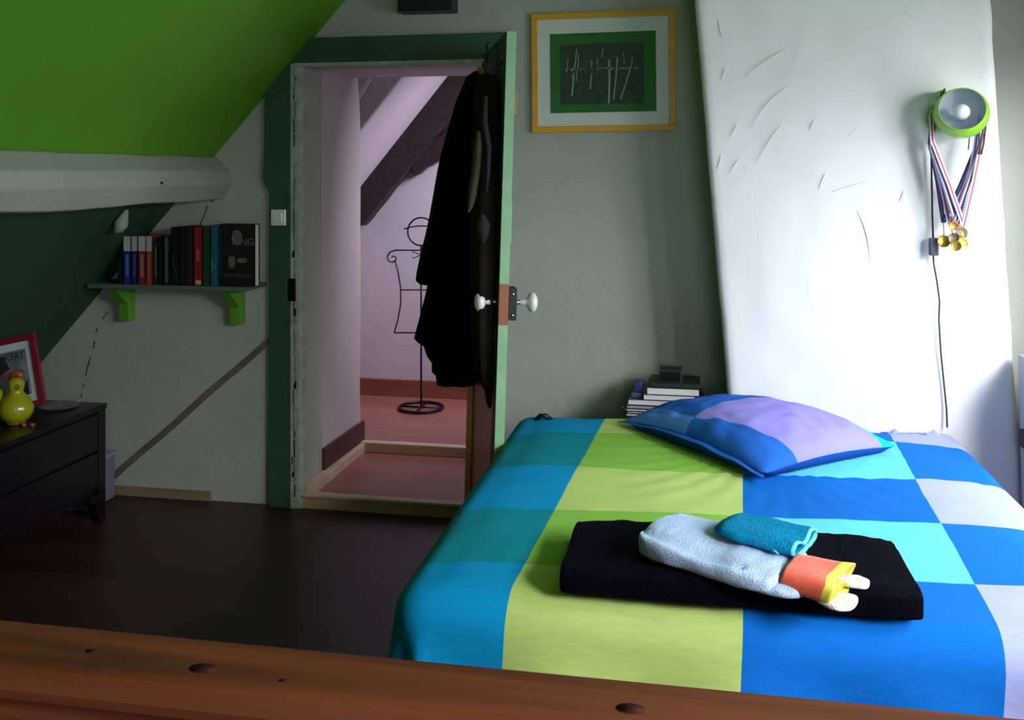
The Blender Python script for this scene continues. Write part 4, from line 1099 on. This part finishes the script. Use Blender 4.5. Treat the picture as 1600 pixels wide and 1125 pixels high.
# wall mount
back = Vector((lc.x-.02, YC+.005, lc.z-.0))
MB().lathe([(.0005, 0), (.05, 0), (.05, .02), (.03, .03), (.0005, .03)], Matrix.Translation((lc.x-.03, YC+.0, lc.z-.01)) @ Matrix.Rotation(PI/2, 4, 'X'), 24).build('mount', M_LG, lamp)
MB().tube([(lc.x-.03, YC-.03, lc.z-.01), (lc.x-.02, YC-.055, lc.z-.005)], .02, 12).build('joint', M_LG, lamp)
a, b = atY(1478, 142, 3.58), atY(1482, 150, 3.60)
MB().box((a.x-.014, 3.60, a.z-.03), (a.x+.006, 3.67, a.z+.005)).build('clip', M_LG, lamp, bevel=.003)
# cable
cpts = [(1476, 139, 3.57), (1470, 150, 3.55), (1464, 165, 3.54), (1463, 190, 3.56), (1460, 205, 3.60), (1456, 218, 3.63), (1455, 240, 3.655), (1456, 290, 3.66), (1457, 340, 3.66), (1458, 372, 3.66)]
cpts2 = [(1458, 398, 3.66), (1459, 412, 3.66), (1464, 440, 3.66), (1468, 470, 3.66), (1467, 500, 3.66), (1470, 550, 3.66), (1475, 600, 3.66), (1479, 640, 3.655), (1480, 668, 3.65)]
cb_ = MB().tube([atY(*q) for q in cpts], .0035, 6).tube([atY(*q) for q in cpts2], .003, 6).build('lamp_cable', M_BLK); tag(cb_, 'thin black lamp cable running down the chimney wall to the bed', 'cable')
q = atY(1458, 385, 3.65)
MB().box((q.x-.013, 3.632, q.z-.032), (q.x+.015, 3.662, q.z+.030)).build('inline_switch', mat('slate_plastic', rgb(62, 66, 82), .5), cb_, bevel=.003)
# medals
random.seed(21)
RB = [mat('ribbon_violet', rgb(96, 78, 130), .6), mat('ribbon_white', rgb(214, 208, 222), .6), mat('ribbon_red', rgb(178, 44, 84), .6), mat('ribbon_navy', rgb(34, 32, 66), .6), mat('ribbon_blue', rgb(70, 80, 160), .6)]
GOLD = mat('gold_medal', rgb(196, 158, 72), .35, metal=.75, bump=.3, bscale=120)
OLDG = mat('dull_medal', rgb(120, 110, 84), .45, metal=.7, bump=.3, bscale=120)
COPP = mat('bronze_medal', rgb(196, 122, 62), .4, metal=.6)
med = [ # left top px, right top px, bottom, stripe mats, disc centre, r, mat, label
 ((1453, 222), (1527, 226), (1474, 348), (3, 4, 3), (1475, 377), 9.5, GOLD, 'gold medal hanging furthest left below the lamp'),
 ((1456, 224), (1530, 222), (1500, 346), (3, 0, 3), (1503, 364), 9, OLDG, 'dark bronze medal at the upper right of the cluster'),
 ((1455, 228), (1534, 216), (1484, 351), (1, 2, 1), (1491, 373), 9, OLDG, 'dull medal in the middle of the cluster'),
 ((1458, 226), (1524, 230), (1498, 350), (1, 4, 1), (1504, 380), 8.5, GOLD, 'gold medal hanging lowest at the right of the cluster'),
 ((1454, 232), (1532, 224), (1492, 344), (0, 1, 3), (1490, 353), 7, COPP, 'small orange-bronze medal at the top of the cluster'),
 ((1457, 220), (1536, 212), (1506, 353), (1, 2, 1), (1494, 384), 8, GOLD, 'gold medal hanging lowest in the centre of the cluster')]
for i, (la, ra, bo2, st, dc, r, gm, lab) in enumerate(med):
    yd = 3.61-.011*i
    A, B, C = atY(la[0], la[1], yd+.02), atY(ra[0], ra[1], yd-.01), atY(bo2[0], bo2[1], yd-.0)
    D = atY(dc[0], dc[1], yd-.002)
    me_ = empty('medal', D); tag(me_, lab, 'medal', 'medals hanging from the wall lamp')
    # ribbon goes up both sides of the lamp and behind it
    topL = Vector((lc.x-.075, 3.60, lc.z+.0)); topR = Vector((lc.x+.082, 3.59, lc.z+.01))
    for pth, nm in (([topL+Vector((-.004*i*.3, .012, 0)), A, A.lerp(C, .5)+Vector((.003, -.002, 0)), C], 'ribbon'), ([topR+Vector((0, .01, .02)), B, B.lerp(C, .5)+Vector((.002, -.002, 0)), C], 'ribbon')):
        mb = MB(); wd = .0052
        for s_ in range(3):
            off_ = (s_-1)*wd
            P_ = []
            for k, p_ in enumerate(pth): P_.append(Vector(p_)+Vector((off_, 0, 0)))
            sm_ = []
            for k in range(13):
                t = k/12*(len(P_)-1); j_ = min(int(t), len(P_)-2); sm_.append(P_[j_].lerp(P_[j_+1], t-j_))
            mb.strip(sm_, wd, (0, -1, 0), .001, s_)
        mb.build(nm, [RB[st[0]], RB[st[1]], RB[st[2]]], me_)
    nrm_ = Vector((random.uniform(-.35, .35), -1, random.uniform(-.1, .3))).normalized()
    DMx = Matrix.Translation(D) @ nrm_.to_track_quat('Z', 'Y').to_matrix().to_4x4()
    rr = r*3.4/F
    MB().lathe([(.0005, -.0015), (rr, -.0015), (rr, .0015), (rr*.88, .0018), (rr*.84, .001), (.0005, .001)], DMx, 28).build('disc', gm, me_)
    MB().tube([C, C.lerp(D, .5)+Vector((0, -.003, 0)), D+(C-D).normalized()*rr*.95], .0018, 6).build('ring', gm, me_)
# black key clip hanging at the right of the lamp
pts = [(1540, 178), (1540, 200), (1537, 225), (1533, 241), (1529, 241), (1532, 222), (1536, 205), (1538, 190)]
tag(MB().tube([atY(a_, b_, 3.53) for a_, b_ in pts], .003, 6).build('wire_clip', M_BLK), 'black wire clip hanging at the right side of the lamp', 'clip')
pts = [(1515, 214), (1514, 222), (1513, 234)]
tag(MB().tube([atY(a_, b_, 3.60) for a_, b_ in pts], .002, 6).build('thin_hook', M_BLK), 'thin black hook below the lamp globe', 'hook')
pts = [(1491, 145), (1493, 139), (1498, 138), (1500, 142), (1496, 144)]
tag(MB().tube([atY(a_, b_, 3.56) for a_, b_ in pts], .0015, 6).build('wire_tie', M_CHROME), 'small twisted wire tie on top of the lamp', 'wire')

# ---------------------------------------------------------------- bedside cabinet at the right edge
bcx = 1.045
bc = empty('bedside_cabinet', (1.22, 3.45, 0)); tag(bc, 'lilac-grey cabinet at the right edge beside the bed', 'cabinet')
M_LIL = mat('lilac_grey_paint', rgb(186, 182, 196), .7)
a = atY(1590, 553, 3.64)
fixn(MB().prism([(a.x+.02, 3.30, 0), (1.46, 3.30, 0), (1.46, 3.30, a.z), (a.x, 3.30, a.z)], (0, .34, 0)).build('body', M_LIL, bc, bevel=.004))
q = atY(1598, 684, 3.60)
MB().box((a.x-.006, 3.54, q.z-.03), (a.x+.02, 3.61, q.z+.03)).build('door_handle', M_BLK, bc, bevel=.004)

# ---------------------------------------------------------------- foreground rail
fr = empty('footboard', (-.1, .9, 0)); tag(fr, 'varnished reddish pine footboard with moulded top rail across the foreground', 'footboard')
ZR = 1.0
sec = [(.935, ZR-.004), (.930, ZR), (.858, ZR), (.850, ZR-.003), (.843, ZR-.010), (.839, ZR-.020), (.841, ZR-.030), (.849, ZR-.036), (.852, ZR-.040), (.847, ZR-.043), (.845, ZR-.050), (.845, ZR-.12), (.872, ZR-.13), (.935, ZR-.13)]
mb = MB().prism([(-1.15, y, z) for y, z in sec], (2.1, 0, 0))
rail = fixn(mb.build('top_rail', M_PINE, fr)); 
MB().box((-1.1, .875, .35), (.9, .905, ZR-.13)).build('board_panel', M_PINE, fr)
for x in (-1.19, .93): MB().box((x, .86, 0), (x+.06, .93, ZR-.02)).build('post', M_PINE, fr, bevel=.005)
M_KNOT = mat('dark_pine_knot', rgb(66, 26, 14), .7, var=.4, vscale=120, spec=.15)
for px_, py_, r in ((143, 1017, .006), (317, 1044, .0125), (442, 1063, .004), (985, 1107, .012)):
    q = atZ(px_, py_, ZR+.0001)
    MB().lathe([(.0003, 0), (r*.98, 0), (r, .0001), (.0003, .0003)], Matrix.Translation((q.x, q.y, ZR)) @ Matrix.Diagonal((1.15, .75, 1, 1)), 18).build('knot', M_KNOT, rail)
